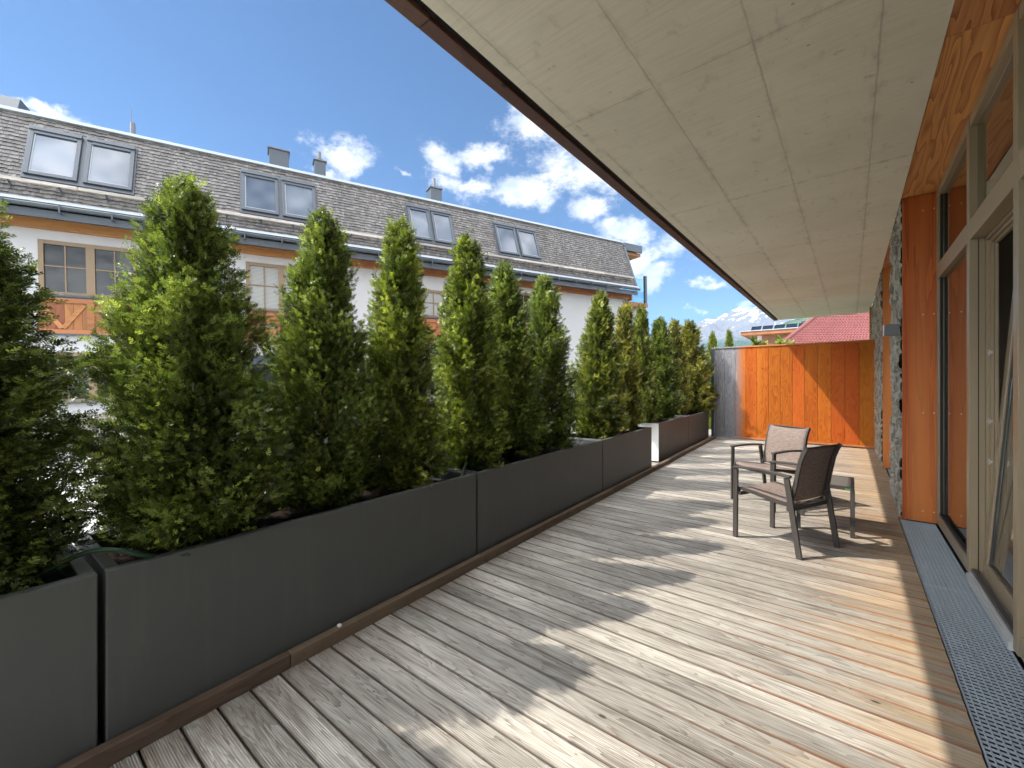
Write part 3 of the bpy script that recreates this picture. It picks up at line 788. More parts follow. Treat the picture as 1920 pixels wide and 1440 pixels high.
b = MB(); b.tube([(.74, 4.20, 2.415), (.90, 4.05, 2.39)], .006, 6); b.build('tilt_stay', M['silver'], B)
# room behind the glass
b = MB()
b.box(.80, 5.4, -4, 9.3, -.02, .0, .3); b.build('room_floor', M['room_floor'], B)
b = MB(); b.box(5.4, 5.5, -4, 14.5, -.02, 3.7); b.box(.78, 5.4, 9.3, 9.4, -.02, 3.7); b.box(.78, 5.4, 5.93, 5.99, -.02, 3.7); b.box(.42, 5.5, -4.1, -4, -.02, 3.7); b.box(.70, 5.4, -4, 9.3, 3.342, 3.7)
b.build('room_wall', M['room'], B)
b = MB(); b.box(.700, .7045, 4.3705, 4.374, .06, 3.30); b.box(.700, .7045, 3.2485, 3.252, .06, 3.30); b.build('gasket', M['gasket'], B)
b = MB(); b.box(.42, .70, -4, 1.14, .0, 3.313); b.build('outer_wall', M['render'], B)

# wall lamp
L = thing('wall_lamp', 'small square grey lamp fixed to the stone wall beside the wooden post', 'lamp', (.425, 6.07, 1.98))
b = MB(); b.box(-.145, -.02, -.06, .06, -.058, .060); b.build('housing', M['lamp_grey'], L, bevel=.004)
b = MB(); b.box(-.0195, .02, -.045, .045, -.045, .045); b.build('mount', M['gasket'], L)
b = MB(); b.box(-.150, -.1455, -.058, .058, -.055, .058); b.build('front_plate', M['silver'], L)

# floor gratings
def grating(x0, x1, y0, y1, label):
    o = thing('floor_grating', label, 'grating', (x0, y0, 0), 0, 'steel drain gratings')
    b = MB(); z1, z0 = -.001, -.0125
    n = int((y1 - y0) / .030); wx, ly = x1 - x0, y1 - y0
    for i in range(1, n): b.box(.006, wx - .006, ly * i / n - .0021, ly * i / n + .0021, z0 + .004, z1 + .0006)
    m_ = int(wx / .022)
    for i in range(1, m_): b.box(wx * i / m_ - .0018, wx * i / m_ + .0018, .006, ly - .006, z0 + .0045, z1 + .0012)
    b.build('bars', M['galv'], o)
    b = MB(); b.box(0, .005, 0, ly, z0, z1 + .003); b.box(wx - .005, wx, 0, ly, z0, z1 + .003); b.box(.005, wx - .005, 0, .005, z0, z1 + .003); b.box(.005, wx - .005, ly - .005, ly, z0, z1 + .003)
    b.build('frame', M['galv'], o)
    return o
gl = [(.393, .655, 4.10, 5.866, 'long steel floor grating along the glass door, far piece ending at the wooden post'),
      (.393, .655, 1.95, 4.097, 'long steel floor grating along the glass door, piece at the lower right corner'),
      (.393, .655, -.9, 1.947, 'long steel floor grating along the glass wall, piece outside the picture'),
      (.47, .655, 7.42, 9.21, 'short bluish grating in the farther door recess behind the stone wall')]
for a in gl: grating(*a)

# ------------------------------------------------------------------ privacy screen at the far end
S = thing('privacy_screen', 'wooden screen closing the far end of the terrace, grey on the left, orange elsewhere', 'fence', (0, 11.80, 0))
b = MB(); rg_ = random.Random(5)
xs = np.linspace(-2.765, .385, 14)
for x0, x1 in zip(xs, xs[1:]):
    b.box(x0 + .002, x1 - .002, -.012 + rg_.uniform(-.0015, .0015), .012, .072, 2.315, rg_.random())
b.build('board_panel', M['larch_screen'], S, bevel=.0025)
b = MB(); b.box(-2.76, .38, .0125, .022, .08, 2.30); b.build('backing', M['roof_under'], S)
b = MB(); b.box(-2.84, .445, -.035, .045, 2.317, 2.352, .4); b.build('top_rail', M['larch_frame'], S, bevel=.003)
b = MB(); b.box(-2.77, .40, -.03, .04, .03, .070, .4); b.build('bottom_rail', M['larch_frame'], S, bevel=.003)
b = MB(); b.box(-2.84, -2.772, -.035, .045, .002, 2.315, .4); b.build('post', M['anthracite'], S, bevel=.003)
b = MB(); b.box(.392, .445, -.035, .045, .002, 2.315, .2); b.build('post', M['larch_jamb'], S, bevel=.003)
b = MB(); b.box(.445, .50, -.02, .02, 1.55, 1.58); b.build('wall_bracket', M['anthracite'], S)
b = MB(); b.box(.445, .50, -.02, .02, .45, .48); b.build('wall_bracket', M['anthracite'], S)

# ------------------------------------------------------------------ garden chairs and side table
def make_chair():
    o = thing('garden_chair', 'garden chair', 'chair', group='brown sling garden chairs on the deck')
    hw = .285
    mm = M['chair_metal']
    for s in (1, -1):
        yy = s * (hw - .012)
        b = MB(); b.bar((.268, yy, 0), (.262, yy, .640), .022, .042, (1, 0, 0)); b.build('leg', mm, o, bevel=.004)
        b = MB()
        b.bar((-.285, yy, 0), (-.185, yy, .630), .022, .044, (1, 0, 0)); b.build('leg', mm, o, bevel=.004)
        b = MB(); pts = [(.283 - .50 * i / 8, yy, .640 + .016 * math.sin(math.pi * (i / 8) * .95)) for i in range(9)]
        rows = [[(x, y - .021, z), (x, y + .021, z)] for x, y, z in pts]
        b.sheet(rows, .020); b.build('armrest', mm, o, bevel=.004)
    # side profile of the sling: seat then back in one sweep
    seat = [(.262, .418), (.255, .444), (.225, .450), (.10, .437), (-.03, .420), (-.14, .408), (-.19, .412)]
    back = [(-.200, .430), (-.216, .48), (-.236, .58), (-.254, .68), (-.275, .78), (-.302, .855), (-.325, .895)]
    iw = .232
    sag = lambda j: -.014 * (1 - (j / 4 - 1)**2)
    for s in (1, -1):
        b = MB(); pr_ = [(x, s * (iw + .009), z) for x, z in seat[:]]
        for p, q in zip(pr_, pr_[1:]): b.bar(p, q, .018, .030, (0, s, 0) if False else (0, 0, 1))
        b.build('seat_rail', mm, o)
        b = MB(); pr_ = [(x, s * (iw + .009), z) for x, z in back]
        for p, q in zip(pr_, pr_[1:]): b.bar(p, q, .018, .030, (1, 0, 0))
        b.build('back_rail', mm, o)
    b = MB(); rows = [[(x, -iw + iw * 2 * j / 8, z + .012 + sag(j)) for j in range(9)] for x, z in seat]
    b.sheet(rows, .004); b.build('seat', M['sling'], o, smooth=True)
    b = MB(); rows = [[(x + .012 + sag(j), -iw + iw * 2 * j / 8, z + (.012 * (1 - (j / 4 - 1)**2) * -1 if i == len(back) - 1 else 0)) for j in range(9)] for i, (x, z) in enumerate(back)]
    b.sheet(rows, .004); b.build('backrest', M['sling'], o, smooth=True)
    b = MB(); b.bar((.235, -hw + .02, .405), (.235, hw - .02, .405), .02, .03); b.build('cross_bar', mm, o, bevel=.003)
    b = MB(); b.bar((-.195, -hw + .02, .375), (-.195, hw - .02, .375), .035, .035); b.build('cross_bar', mm, o, bevel=.003)
    b = MB(); b.bar((-.318, -iw, .886), (-.318, iw, .886), .016, .016); b.build('cross_bar', mm, o, bevel=.003)
    return o
ch = make_chair()
ch.location = (-.462, 4.385, 0); ch.rotation_euler = (0, 0, math.atan2(.416, -.91))
tag(ch, 'nearer garden chair seen from behind, its dark back turned to the camera', 'chair')
c2 = copy_tree(ch); c2.location = (-.742, 5.70, 0); c2.rotation_euler = (0, 0, math.atan2(-.491 - .03, -.273 - .05))
tag(c2, 'farther garden chair facing the camera with its taupe seat and back in the sun', 'chair')

T = thing('side_table', 'low grey side table behind the nearer chair', 'table', (-.19, 5.135, 0))
b = MB(); b.box(-.195, .195, -.24, .24, .438, .462); b.build('table_top', M['table_top'], T, bevel=.003)
b = MB()
b.box(-.217, .217, -.264, -.242, .430, .465); b.box(-.217, .217, .242, .264, .430, .465); b.box(-.217, -.197, -.2415, .2415, .430, .465); b.box(.197, .217, -.2415, .2415, .430, .465)
b.build('table_frame', M['chair_metal'], T, bevel=.003)
for sx_ in (-1, 1):
    for sy_ in (-1, 1):
        b = MB(); b.bar((sx_ * .203, sy_ * .247, 0), (sx_ * .203, sy_ * .247, .4295), .028, .034, (1, 0, 0)); b.build('leg', M['chair_metal'], T, bevel=.003)
b = MB(); b.box(.150, .190, -.2655, -.2642, .434, .446); b.build('tag', M['green_tag'], T)

# ------------------------------------------------------------------ house opposite
tau = R(1.0)
ex = Vector((.3412, .9400, 0)); HU = ex * math.cos(tau) + Vector((0, 0, math.sin(tau)))
HZ = -ex * math.sin(tau) + Vector((0, 0, math.cos(tau))); HN = Vector((-.9400, .3412, 0))
HM = Matrix((( HU.x, HN.x, HZ.x, -13.411), (HU.y, HN.y, HZ.y, 1.203), (HU.z, HN.z, HZ.z, 0), (0, 0, 0, 1)))
H = thing('terraced_house', 'long white house opposite with grey shingle mansard roof, roof windows and orange timber beams', 'house')
H.matrix_world = HM
UL, UR = -7.0, 17.2
wins = {'A': (-.67, .98, 3.37, 4.56, 'dark'), 'B': (3.13, 4.78, 3.31, 4.58, 'blind'), 'C': (7.08, 8.73, 3.43, 4.33, 'blind'), 'D': (11.4, 13.05, 3.40, 4.58, 'dark'), 'L': (-5.2, -3.55, 3.37, 4.56, 'dark'),
        'GA': (-.67, .98, 1.00, 2.11, 'dark'), 'GC': (7.08, 8.73, 1.0, 2.11, 'dark'), 'GD': (11.4, 13.05, 1.0, 2.11, 'dark')}
DOOR = (2.98, 4.40, .02, 2.11)
ops = [w[:4] for w in wins.values()] + [DOOR]
us = sorted({UL, UR} | {o_[0] for o_ in ops} | {o_[1] for o_ in ops}); zs = sorted({-.2, 5.2} | {o_[2] for o_ in ops} | {o_[3] for o_ in ops})
def solid(u, z): return not any(a < u < b_ and c < z < d for a, b_, c, d in ops)
b = MB()
for i in range(len(us) - 1):      # merge solid cells of each column into vertical runs
    j = 0
    while j < len(zs) - 1:
        uc = (us[i] + us[i + 1]) / 2
        if solid(uc, (zs[j] + zs[j + 1]) / 2):
            k = j
            while k + 1 < len(zs) - 1 and solid(uc, (zs[k + 1] + zs[k + 2]) / 2): k += 1
            u0, u1, z0, z1 = us[i], us[i + 1], zs[j], zs[k + 1]
            bq = len(b.v)
            b.add([(u0, 0, z0), (u1, 0, z0), (u1, 0, z1), (u0, 0, z1)], [(0, 1, 2, 3)], .5)
            j = k + 1
        else: j += 1
for (a, c_, d_, e_) in ops:       # reveals
    D_ = .16
    b.add([(a, 0, d_), (a, D_, d_), (a, D_, e_), (a, 0, e_)], [(0, 1, 2, 3)], .5); b.add([(c_, 0, d_), (c_, 0, e_), (c_, D_, e_), (c_, D_, d_)], [(0, 1, 2, 3)], .5)
    b.add([(a, 0, e_), (a, D_, e_), (c_, D_, e_), (c_, 0, e_)], [(0, 1, 2, 3)], .5); b.add([(a, 0, d_), (c_, 0, d_), (c_, D_, d_), (a, D_, d_)], [(0, 1, 2, 3)], .5)
b.add([(UR, 0, -.2), (UR, 9, -.2), (UR, 9, 5.2), (UR, 0, 5.2)], [(0, 1, 2, 3)], .5)
b.add([(UL, 0, -.2), (UL, 0, 5.2), (UL, 9, 5.2), (UL, 9, -.2)], [(0, 1, 2, 3)], .5); b.add([(UL, 9, -.2), (UR, 9, -.2), (UR, 9, 5.2), (UL, 9, 5.2)], [(0, 3, 2, 1)], .5)
b.build('wall', M['render'], H)
b = MB(); b.box(UL, 2.6, -.05, -.002, -.2, .72, .4); b.box(4.8, UR, -.05, -.002, -.2, .55, .6); b.build('plinth', M['old_timber'], H)

def hwin(u0, u1, z0, z1, kind):
    f = MB(); fw = .085; y0, y1 = -.012, .06
    f.box(u0 + .001, u1 - .001, y0, y1, z1 - fw, z1 - .001); f.box(u0 + .001, u1 - .001, y0, y1, z0 + .001, z0 + fw * .8)
    f.box(u0 + .001, u0 + fw, y0, y1, z0 + fw * .8, z1 - fw); f.box(u1 - fw, u1 - .001, y0, y1, z0 + fw * .8, z1 - fw)
    um = (u0 + u1) / 2; f.box(um - .075, um + .075, y0 + .004, y1, z0 + fw * .8, z1 - fw)
    for a, c in ((u0 + fw, um - .075), (um + .075, u1 - fw)):
        mu = (a + c) / 2; zm = z0 + (z1 - z0) * .53
        f.box(mu - .013, mu + .013, y0 + .02, y1 - .01, z0 + fw * .8, z1 - fw); f.box(a, mu - .013, y0 + .02, y1 - .01, zm - .013, zm + .013); f.box(mu + .013, c, y0 + .02, y1 - .01, zm - .013, zm + .013)
    fo = f.build('window', M['cream'], H, bevel=.003)
    p = MB(); p.box(u0 + fw * .8, u1 - fw * .8, .030, .045, z0 + .06, z1 - fw * .8); p.build('pane', M['dark_pane' if kind == 'dark' else 'blind_pane'], fo)
    s = MB(); s.box(u0 - .01, u1 + .01, -.07, y0 - .001, z0 - .035, z0 + .004); s.build('sill', M['anthracite'], fo)
for w in wins.values(): hwin(*w)
def panel(u0, u1, z0, z1, brace=True):
    b = MB(); n = max(4, int((u1 - u0) / .14))
    for i in range(n): b.box(u0 + (u1 - u0) * i / n + .002, u0 + (u1 - u0) * (i + 1) / n - .002, -.030, -.002, z0, z1)
    o = b.build('timber_panel', M['larch_house_v'], H)
    b = MB(); b.box(u0, u1, -.056, -.031, z1 - .10, z1, .3); b.box(u0, u1, -.056, -.031, z0, z0 + .09, .6)
    um = (u0 + u1) / 2; hw_ = .05
    b.box(um - .06, um + .06, -.056, -.031, z0 + .09, z1 - .10, .5)
    if brace:
        for a, c in ((u0, um - .06), (um + .06, u1)):
            m_ = (a + c) / 2
            b.bar((a + .04, -.046, z1 - .12), (m_ - .02, -.046, z0 + .11), .030, .085, (0, 1, 0)) if False else None
            for (pa, pb) in (((a + .05, z1 - .13), (m_ - .01, z0 + .12)), ((c - .05, z1 - .13), (m_ + .01, z0 + .12))):
                d_ = Vector((pb[0] - pa[0], 0, pb[1] - pa[1])); nn = Vector((-d_.z, 0, d_.x)).normalized() * .085
                b.obox((pa[0] - nn.x / 2, -.0555 if pa[0] == a + .05 else -.0535, pa[1] - nn.z / 2), d_, nn, (0, .022, 0))
    b.build('brace', M['larch_house'], o)
    b = MB(); b.box(u0 - .02, u1 + .02, -.062, -.002, z0 - .045, z0 - .003); b.build('drip_edge', M['anthracite'], o)
panel(-.70, 1.01, 2.52, 3.30); panel(7.05, 8.76, 2.54, 3.37); panel(11.37, 13.08, 2.54, 3.34); panel(-5.23, -3.52, 2.52, 3.30); panel(3.13, 4.78, 2.93, 3.27)
# canopy over the entrance
b = MB(); b.box(2.55, 5.30, -.38, -.004, 2.56, 2.86, .35); b.box(2.60, 5.25, -.34, -.004, 2.45, 2.558, .7); b.build('canopy', M['larch_house'], H, bevel=.004)
b = MB(); b.box(2.53, 5.32, -.40, -.002, 2.862, 2.885); b.build('canopy_cover', M['anthracite'], H)
# entrance door
b = MB(); u0, u1, z0, z1 = DOOR
b.box(u0, u1, .03, .10, z1 - .24, z1 - .002); b.box(u0, u0 + .16, .03, .10, z0, z1 - .24); b.box(u1 - .16, u1, .03, .10, z0, z1 - .24); b.box(u0 + .16, u1 - .16, .03, .10, z0, .3)
d = b.build('door', M['anthracite'], H, bevel=.004)
b = MB(); b.box(u0 + .16, u1 - .16, .055, .07, .3, z1 - .24); b.build('pane', M['dark_pane'], d)
b = MB(); b.tube([(u1 - .2, .0, .9), (u1 - .2, .0, 1.3)], .012, 8); b.build('handle', M['silver'], d)
b = MB(); b.box(2.865, 2.955, -.05, -.003, 3.80, 3.89); b.build('sensor', M['lamp_grey'], H, bevel=.004)
# eaves: orange beam, dark soffit, gutter
b = MB()
for u0, u1 in ((UL, -1.5), (-1.497, 6.1), (6.103, 12.4), (12.403, 17.25)): b.box(u0, u1, -.115, -.002, 4.775, 4.985)
b.build('eaves_beam', M['larch_house'], H, bevel=.004)
b = MB(); b.box(17.252, 17.34, -.16, .4, 4.74, 4.985); b.box(17.205, 17.55, .402, 1.6, 4.74, 4.985); b.build('beam_end', M['larch_house'], H)
b = MB(); b.box(UL, 17.30, -.50, -.002, 4.988, 5.06); b.box(UL, 17.30, -.50, -.44, 4.90, 4.986); b.build('eaves_board', M['anthracite'], H)
b = MB(); n = 10     # half round gutter
ga = [math.pi + math.pi * i / n for i in range(n + 1)]
rows = [[(uu, -.565 + .062 * math.cos(a), 5.155 + .075 * math.sin(a)) for a in ga] for uu in (UL, 5, 17.33)]
b.sheet(rows, .004); b.build('gutter', M['anthracite'], H, smooth=True)
b = MB()
uu = UL + .3
while uu < 17.3: b.box(uu - .014, uu + .014, -.640, -.505, 5.0, 5.010); b.box(uu - .014, uu + .014, -.645, -.632, 5.010, 5.17); uu += .82
b.build('gutter_brackets', M['anthracite'], H)['kind'] = 'stuff'
b = MB(); b.obox((UL, -.615, 5.185), (17.30 - UL, 0, 0), (0, .13, .10), (0, .004, -.008)); b.build('eaves_flashing', M['zinc'], H)
# mansard: shingle courses, each shingle its own tilted piece
K_ = .36; SL = math.sqrt(1 + K_ * K_); SD = Vector((0, K_, 1)) / SL; SNn = Vector((0, -1, K_)) / SL
R0 = Vector((0, -.48, 5.22))
def RP(u, s, n=0.0): return Vector((u, 0, 0)) + R0 + SD * s + SNn * n
SMAX = 2.235
roofw = [(-.76, .96), (3.08, 4.83), (7.50, 8.98), (10.65, 12.40), (-5.3, -3.6)]
S0, S1 = .62, 1.86
b = MB(); bo = RP(UL, 0, -.06)
b.obox(bo, (UR - UL, 0, 0), SD * SMAX, SNn * .045); 
b.build('roof_deck', M['roof_under'], H)
b = MB(); rs = random.Random(9); row = 0; s = .02
while s < SMAX - .02:
    u = UL + rs.uniform(0, .1)
    while u < UR - .02:
        w = rs.uniform(.05, .11); w = min(w, UR - u)
        um = u + w / 2
        if not any(a + .05 < um < c - .05 and S0 + .05 < s + .05 < S1 - .04 for a, c in roofw):
            l = .115 + rs.uniform(-.004, .004); lo = rs.uniform(-.012, .012); t_ = rs.uniform(.026, .040)
            o_ = RP(u + .0015, s + lo, t_ * .6)
            top_ = RP(u + .0015, s + l, .002)
            a_ = Vector((w - .003, 0, 0)); up_ = top_ - o_
            v0 = o_; v1 = o_ + a_; v2 = v1 + up_; v3 = o_ + up_; dn = SNn * (-t_)
            b.add([v0, v1, v2, v3, v0 + dn, v1 + dn], [(0, 1, 2, 3), (4, 5, 1, 0), (0, 3, 4), (1, 5, 2)], rs.random())
        u += w
    s += .097; row += 1
b.build('roof_shingles', M['shingle'], H)
# ridge trim, right-hand verge, flat roof with overhang
b = MB(); b.obox(RP(UL, SMAX - .02, -.05), (UR - UL, 0, 0), SD * .085, SNn * .11); b.build('ridge_trim', M['zinc'], H, bevel=.004)
b = MB(); b.obox(RP(UR + .001, -.03, -.10), (.11, 0, 0), SD * (SMAX - .16), SNn * .135); b.build('verge_trim', M['anthracite'], H, bevel=.004)
zt_ = (R0 + SD * SMAX).z; yt_ = (R0 + SD * SMAX).y
b = MB(); b.box(UL, UR + 1.25, yt_ + .10, 9, zt_ - .02, zt_ + .045); b.build('flat_roof', M['anthracite'], H)
b = MB(); b.box(UR + .12, UR + 1.27, yt_ - .02, yt_ + .09, zt_ - .10, zt_ + .06); b.box(UR + 1.18, UR + 1.27, yt_ + .091, 6, zt_ - .18, zt_ + .06); b.box(UR + .10, UR + 1.17, yt_ - .10, yt_ - .021, zt_ - .30, zt_ - .12)
b.build('roof_edge', M['anthracite'], H, bevel=.004)
b = MB(); b.box(UR + .01, UR + 1.17, yt_ + .0, 5.0, zt_ - .44, zt_ - .31, .4); b.build('overhang_soffit', M['larch_house'], H)
b = MB(); b.box(UL, UR - .02, yt_ + .12, 8.8, 5.05, zt_ - .03); b.build('attic_wall', M['render'], H)
# snow guard log with brackets
b = MB(); gs = .33
ulist = [UL, -2.2, .1, 2.3, 4.5, 6.7, 8.9, 11.1, 13.3, 15.4, 17.1]
for a, c in zip(ulist, ulist[1:]): b.obox(RP(a + .004, gs + rs.uniform(-.006, .006), .085), (c - a - .008, 0, 0), SD * .085, SNn * .06)
b.build('snow_guard', M['old_timber'], H, bevel=.008)
b = MB(); uu = UL + .2
while uu < 17.1:
    b.obox(RP(uu, gs - .12, .012), (.022, 0, 0), SD * .13, SNn * .02); b.obox(RP(uu, gs - .018, .012), (.022, 0, 0), SD * .016, SNn * .15); uu += .735
b.build('guard_brackets', M['anthracite'], H)['kind'] = 'stuff'
# roof windows in pairs
def roof_window(u0, u1, idx):
    f = MB(); f.obox(RP(u0 - .035, S0 - .09, .010), (u1 - u0 + .07, 0, 0), SD * (S1 - S0 + .15), SNn * .030)
    fo = f.build('roof_window', M['sky_frame'], H, bevel=.004)
    um = (u0 + u1) / 2
    for a, c in ((u0, um - .045), (um + .045, u1)):
        s_ = MB(); w_ = .075
        s_.obox(RP(a, S0, .041), (w_, 0, 0), SD * (S1 - S0), SNn * .045); s_.obox(RP(c - w_, S0, .041), (w_, 0, 0), SD * (S1 - S0), SNn * .045)
        s_.obox(RP(a + w_, S0, .041), (c - a - 2 * w_, 0, 0), SD * .085, SNn * .042)
        s_.obox(RP(a + w_, S1 - .155, .041), (c - a - 2 * w_, 0, 0), SD * .075, SNn * .05); s_.obox(RP(a - .006, S1 - .078, .041), (c - a + .012, 0, 0), SD * .09, SNn * .075)
        s_.build('sash', M['sky_frame'], fo, bevel=.005)
        g_ = MB(); g_.obox(RP(a + w_ + .001, S0 + .086, .045), (c - a - 2 * w_ - .002, 0, 0), SD * (S1 - S0 - .243), SNn * .012)
        g_.build('pane', M['sky_pane'], fo)
        l_ = MB(); l_.obox(RP(a + w_, S0 + .086, .0575), (.022, 0, 0), SD * (S1 - S0 - .243), SNn * .008); l_.obox(RP(a + w_ + .022, S0 + .086, .0575), (c - a - 2 * w_ - .022, 0, 0), SD * .022, SNn * .008)
        l_.build('glazing_bead', M['zinc'], fo)
for i, (a, c) in enumerate(roofw): roof_window(a, c, i)
# chimneys and roof vents
def chimney(u0, u1, y0, y1, z1, cap=True, flue=None):
    b = MB(); b.box(u0, u1, y0, y1, zt_ - .03, z1); o = b.build('chimney', M['anthracite'], H, bevel=.006)
    b = MB(); b.box(u0 - .035, u1 + .035, y0 - .035, y1 + .035, z1 + .001, z1 + .035); b.build('cap', M['lamp_grey'], o, bevel=.004)
    if flue:
        um, ym = (u0 + u1) / 2, (y0 + y1) / 2
        b = MB(); b.tube([(um, ym, z1 + .03), (um, ym, z1 + .09), (um, ym, z1 + .095), (um, ym, z1 + .13), (um, ym, z1 + .135), (um, ym, z1 + flue)], [.08, .065, .10, .10, .05, .05], 14); b.build('flue', M['lamp_grey'], o)
chimney(3.73, 4.22, .60, 1.05, 8.02); chimney(4.90, 5.20, .60, .95, 7.98, True, .34); chimney(8.50, 8.90, .60, 1.0, 7.98, True, .42)
b = MB(); b.tube([(.82, .6, zt_), (.82, .6, zt_ + .22), (.82, .6, zt_ + .23), (.82, .6, zt_ + .50)], [.12, .08, .055, .05], 12); b.tube([(.80, .6, zt_ + .5), (.80, .6, zt_ + .85)], .008, 6)
b.tube([(.45, .6, zt_ + .06), (1.15, .6, zt_ + .06)], .02, 8); b.tube([(.5, .6, zt_ + .08), (.80, .6, zt_ + .22)], .008, 6); b.build('roof_vent', M['lamp_grey'], H)
b = MB(); b.obox((-2.6, .35, zt_ + .02), (1.55, 0, 0), (0, .8, 0), (0, .2, .42)); b.build('roof_hatch', M['sky_frame'], H, bevel=.01)
# glass balustrade and balcony at the right end
b = MB(); b.box(UR + .36, UR + 1.65, .30, 3.0, 4.62, 4.80); b.build('balcony', M['larch_house'], H)
b = MB(); b.box(UR + .30, UR + 1.60, .45, .462, 4.82, 5.95); b.build('balustrade_glass', M['blue_glass'], H)
b = MB(); b.box(UR + 1.60, UR + 1.72, .40, .52, 4.805, 6.1); b.build('balustrade_post', M['anthracite'], H, bevel=.004)
b = MB(); b.box(UR + .30, UR + 1.6, .60, 2.5, 4.2, 4.61); b.build('balcony_wall', M['render'], H)

# ------------------------------------------------------------------ buildings beyond the screen
def P3(px, py, d): x, y = W(px, d); return Vector((x, y, Zp(py, d)))
# red tiled roof
Rr = thing('tiled_roof_house', 'house with a red tiled roof behind the wooden screen', 'house')
e0 = P3(1452, 656, 19.0); e1 = P3(1700, 656, 19.0)
e1.z = e0.z
fw = Vector((-sy, cy, 0)); rt = Vector((cy, sy, 0))
t0 = e0 + rt * 5.2 + fw * 3.6 + Vector((0, 0, 2.65)); t1 = e1 + rt * 3.5 + fw * 3.6 + Vector((0, 0, 2.65))
t1.z = t0.z
b = MB(); rr = random.Random(2)
nrow = 26
for i in range(nrow):
    f0, f1 = i / nrow, (i + 1.12) / nrow
    a = e0.lerp(t0, f0); c = e1.lerp(t1, f0); a2 = e0.lerp(t0, min(1, f1)); c2_ = e1.lerp(t1, min(1, f1))
    L_ = (c - a).length; nt_ = int(L_ / .15)
    nrm = (c - a).cross(a2 - a).normalized()
    for k in range(nt_):
        p0 = a.lerp(c, k / nt_); p1 = a.lerp(c, (k + .985) / nt_); q0 = a2.lerp(c2_, k / nt_); q1 = a2.lerp(c2_, (k + .985) / nt_)
        pm = (p0 + p1) / 2 + nrm * .055; qm = (q0 + q1) / 2 + nrm * .042
        b.add([p0 + nrm * .03, pm, p1 + nrm * .03, q1, qm, q0, p0 - nrm * .01, p1 - nrm * .01], [(0, 1, 4, 5), (1, 2, 3, 4), (6, 1, 0), (6, 7, 1), (7, 2, 1)], rr.random())
roof = b.build('roof', M['red_tile'], Rr)
b = MB(); b.obox(e0 - Vector((0, 0, .05)), t0 - e0, e1 - e0, Vector((0, 0, -.06))); b.build('roof_base', M['red_tile'], Rr)
b = MB(); b.tube([e0 + Vector((0, 0, .03)), t0 + Vector((0, 0, .05))], .09, 8); b.build('hip_tiles', M['red_tile'], roof)
b = MB(); b.obox((e0.x, e0.y, -.3) + rt * .5 + fw * .5 if False else Vector((e0.x, e0.y, -.3)) + rt * .5 + fw * .5, rt * 5.6, fw * 6, Vector((0, 0, e0.z + .4))); b.build('wall', M['render'], Rr)
# low flat-roofed building with solar collectors
Fl = thing('flat_roof_house', 'low brown clad building with a flat overhanging roof and dark solar panels, before the mountain', 'house')
d0 = 24.0
A0 = P3(1389, 626, d0); A1 = P3(1530, 633, d0 - 2.2); dv = (A1 - A0); dv.z = 0
du = dv.normalized(); dn = Vector((-du.y, du.x, 0))
if dn.dot(fw) < 0: dn = -dn
b = MB(); b.obox(A0 + Vector((0, 0, -.10)), du * 4.6, dn * 6, Vector((0, 0, .20))); b.build('roof', M['larch_house'], Fl, bevel=.01)
b = MB(); b.obox(A0 + Vector((0, 0, .102)) - du * .05 - dn * .05, du * 4.7, dn * 6.1, Vector((0, 0, .05))); b.build('roof_cover', M['zinc'], Fl)
b = MB(); q = A0 + du * .95 + dn * .8; b.obox(Vector((q.x, q.y, -.3)), du * 3.4, dn * 4, Vector((0, 0, A0.z + .195))); b.build('wall', M['brown_clad'], Fl)
b = MB(); q = A0 + du * .72 + dn * .75; b.obox(Vector((q.x, q.y, -.3)), du * .22, dn * .22, Vector((0, 0, A0.z + .195))); b.build('corner_post', M['white'], Fl)
b = MB(); q = A0 + du * 2.4 + dn * .78; b.obox(Vector((q.x, q.y, A0.z - .42)), du * .5, dn * .018, Vector((0, 0, .22))); b.build('vent', M['alu_dark'], Fl)
sp = None
for i in range(6):
    q = A0 + du * (.42 + i * .93 * .42 + i * .18) + dn * .5 + Vector((0, 0, .17))
    b = MB(); b.obox(q, du * .50, dn * .45 + Vector((0, 0, .28)), Vector((0, 0, .03))); b.build('solar_panel', M['solar'], Fl)
q = A0 + du * 2.75 + dn * 1.6; b = MB(); b.obox(q + Vector((0, 0, .10)), du * .28, dn * .28, Vector((0, 0, .55))); b.build('chimney', M['alu_dark'], Fl)
# small shrubs in front of it
def shrub(px, d, top, rad, seed, label, colr):
    x, y = W(px, d); h = top + .35
    o = thing('shrub', label, 'shrub', (x, y, -.35), 0, 'shrubs beyond the screen')
    V, rv, pls = crown_data(seed, h, rad, P_BROAD, n_pl=60, spr=26, leaf=2.4)
    c = bpy.data.objects.new('foliage', mesh_quads('foliage', V, rv, M['leaf'])); COL.objects.link(c); c.parent = o; c.color = colr
    b = MB(); b.tube([(0, 0, 0), (0, 0, h * .8)], [.05, .015], 7); b.build('stem', M['bark'], o)
shrub(1416, 15.5, Zp(634, 15.5), .34, 101, 'dull green shrub beside the white corner post of the flat roofed building', (.8, .9, .9, 1))
shrub(1432, 15.2, Zp(638, 15.2), .30, 102, 'small brownish shrub, second from the left before the brown cladding', BRON)
shrub(1463, 15.0, Zp(634, 15.0), .42, 103, 'bright yellow green shrub before the brown cladding, widest of them', LIME)
shrub(1483, 14.8, Zp(641, 14.8), .24, 104, 'lowest shrub tip at the foot of the red tiled roof', LIME)

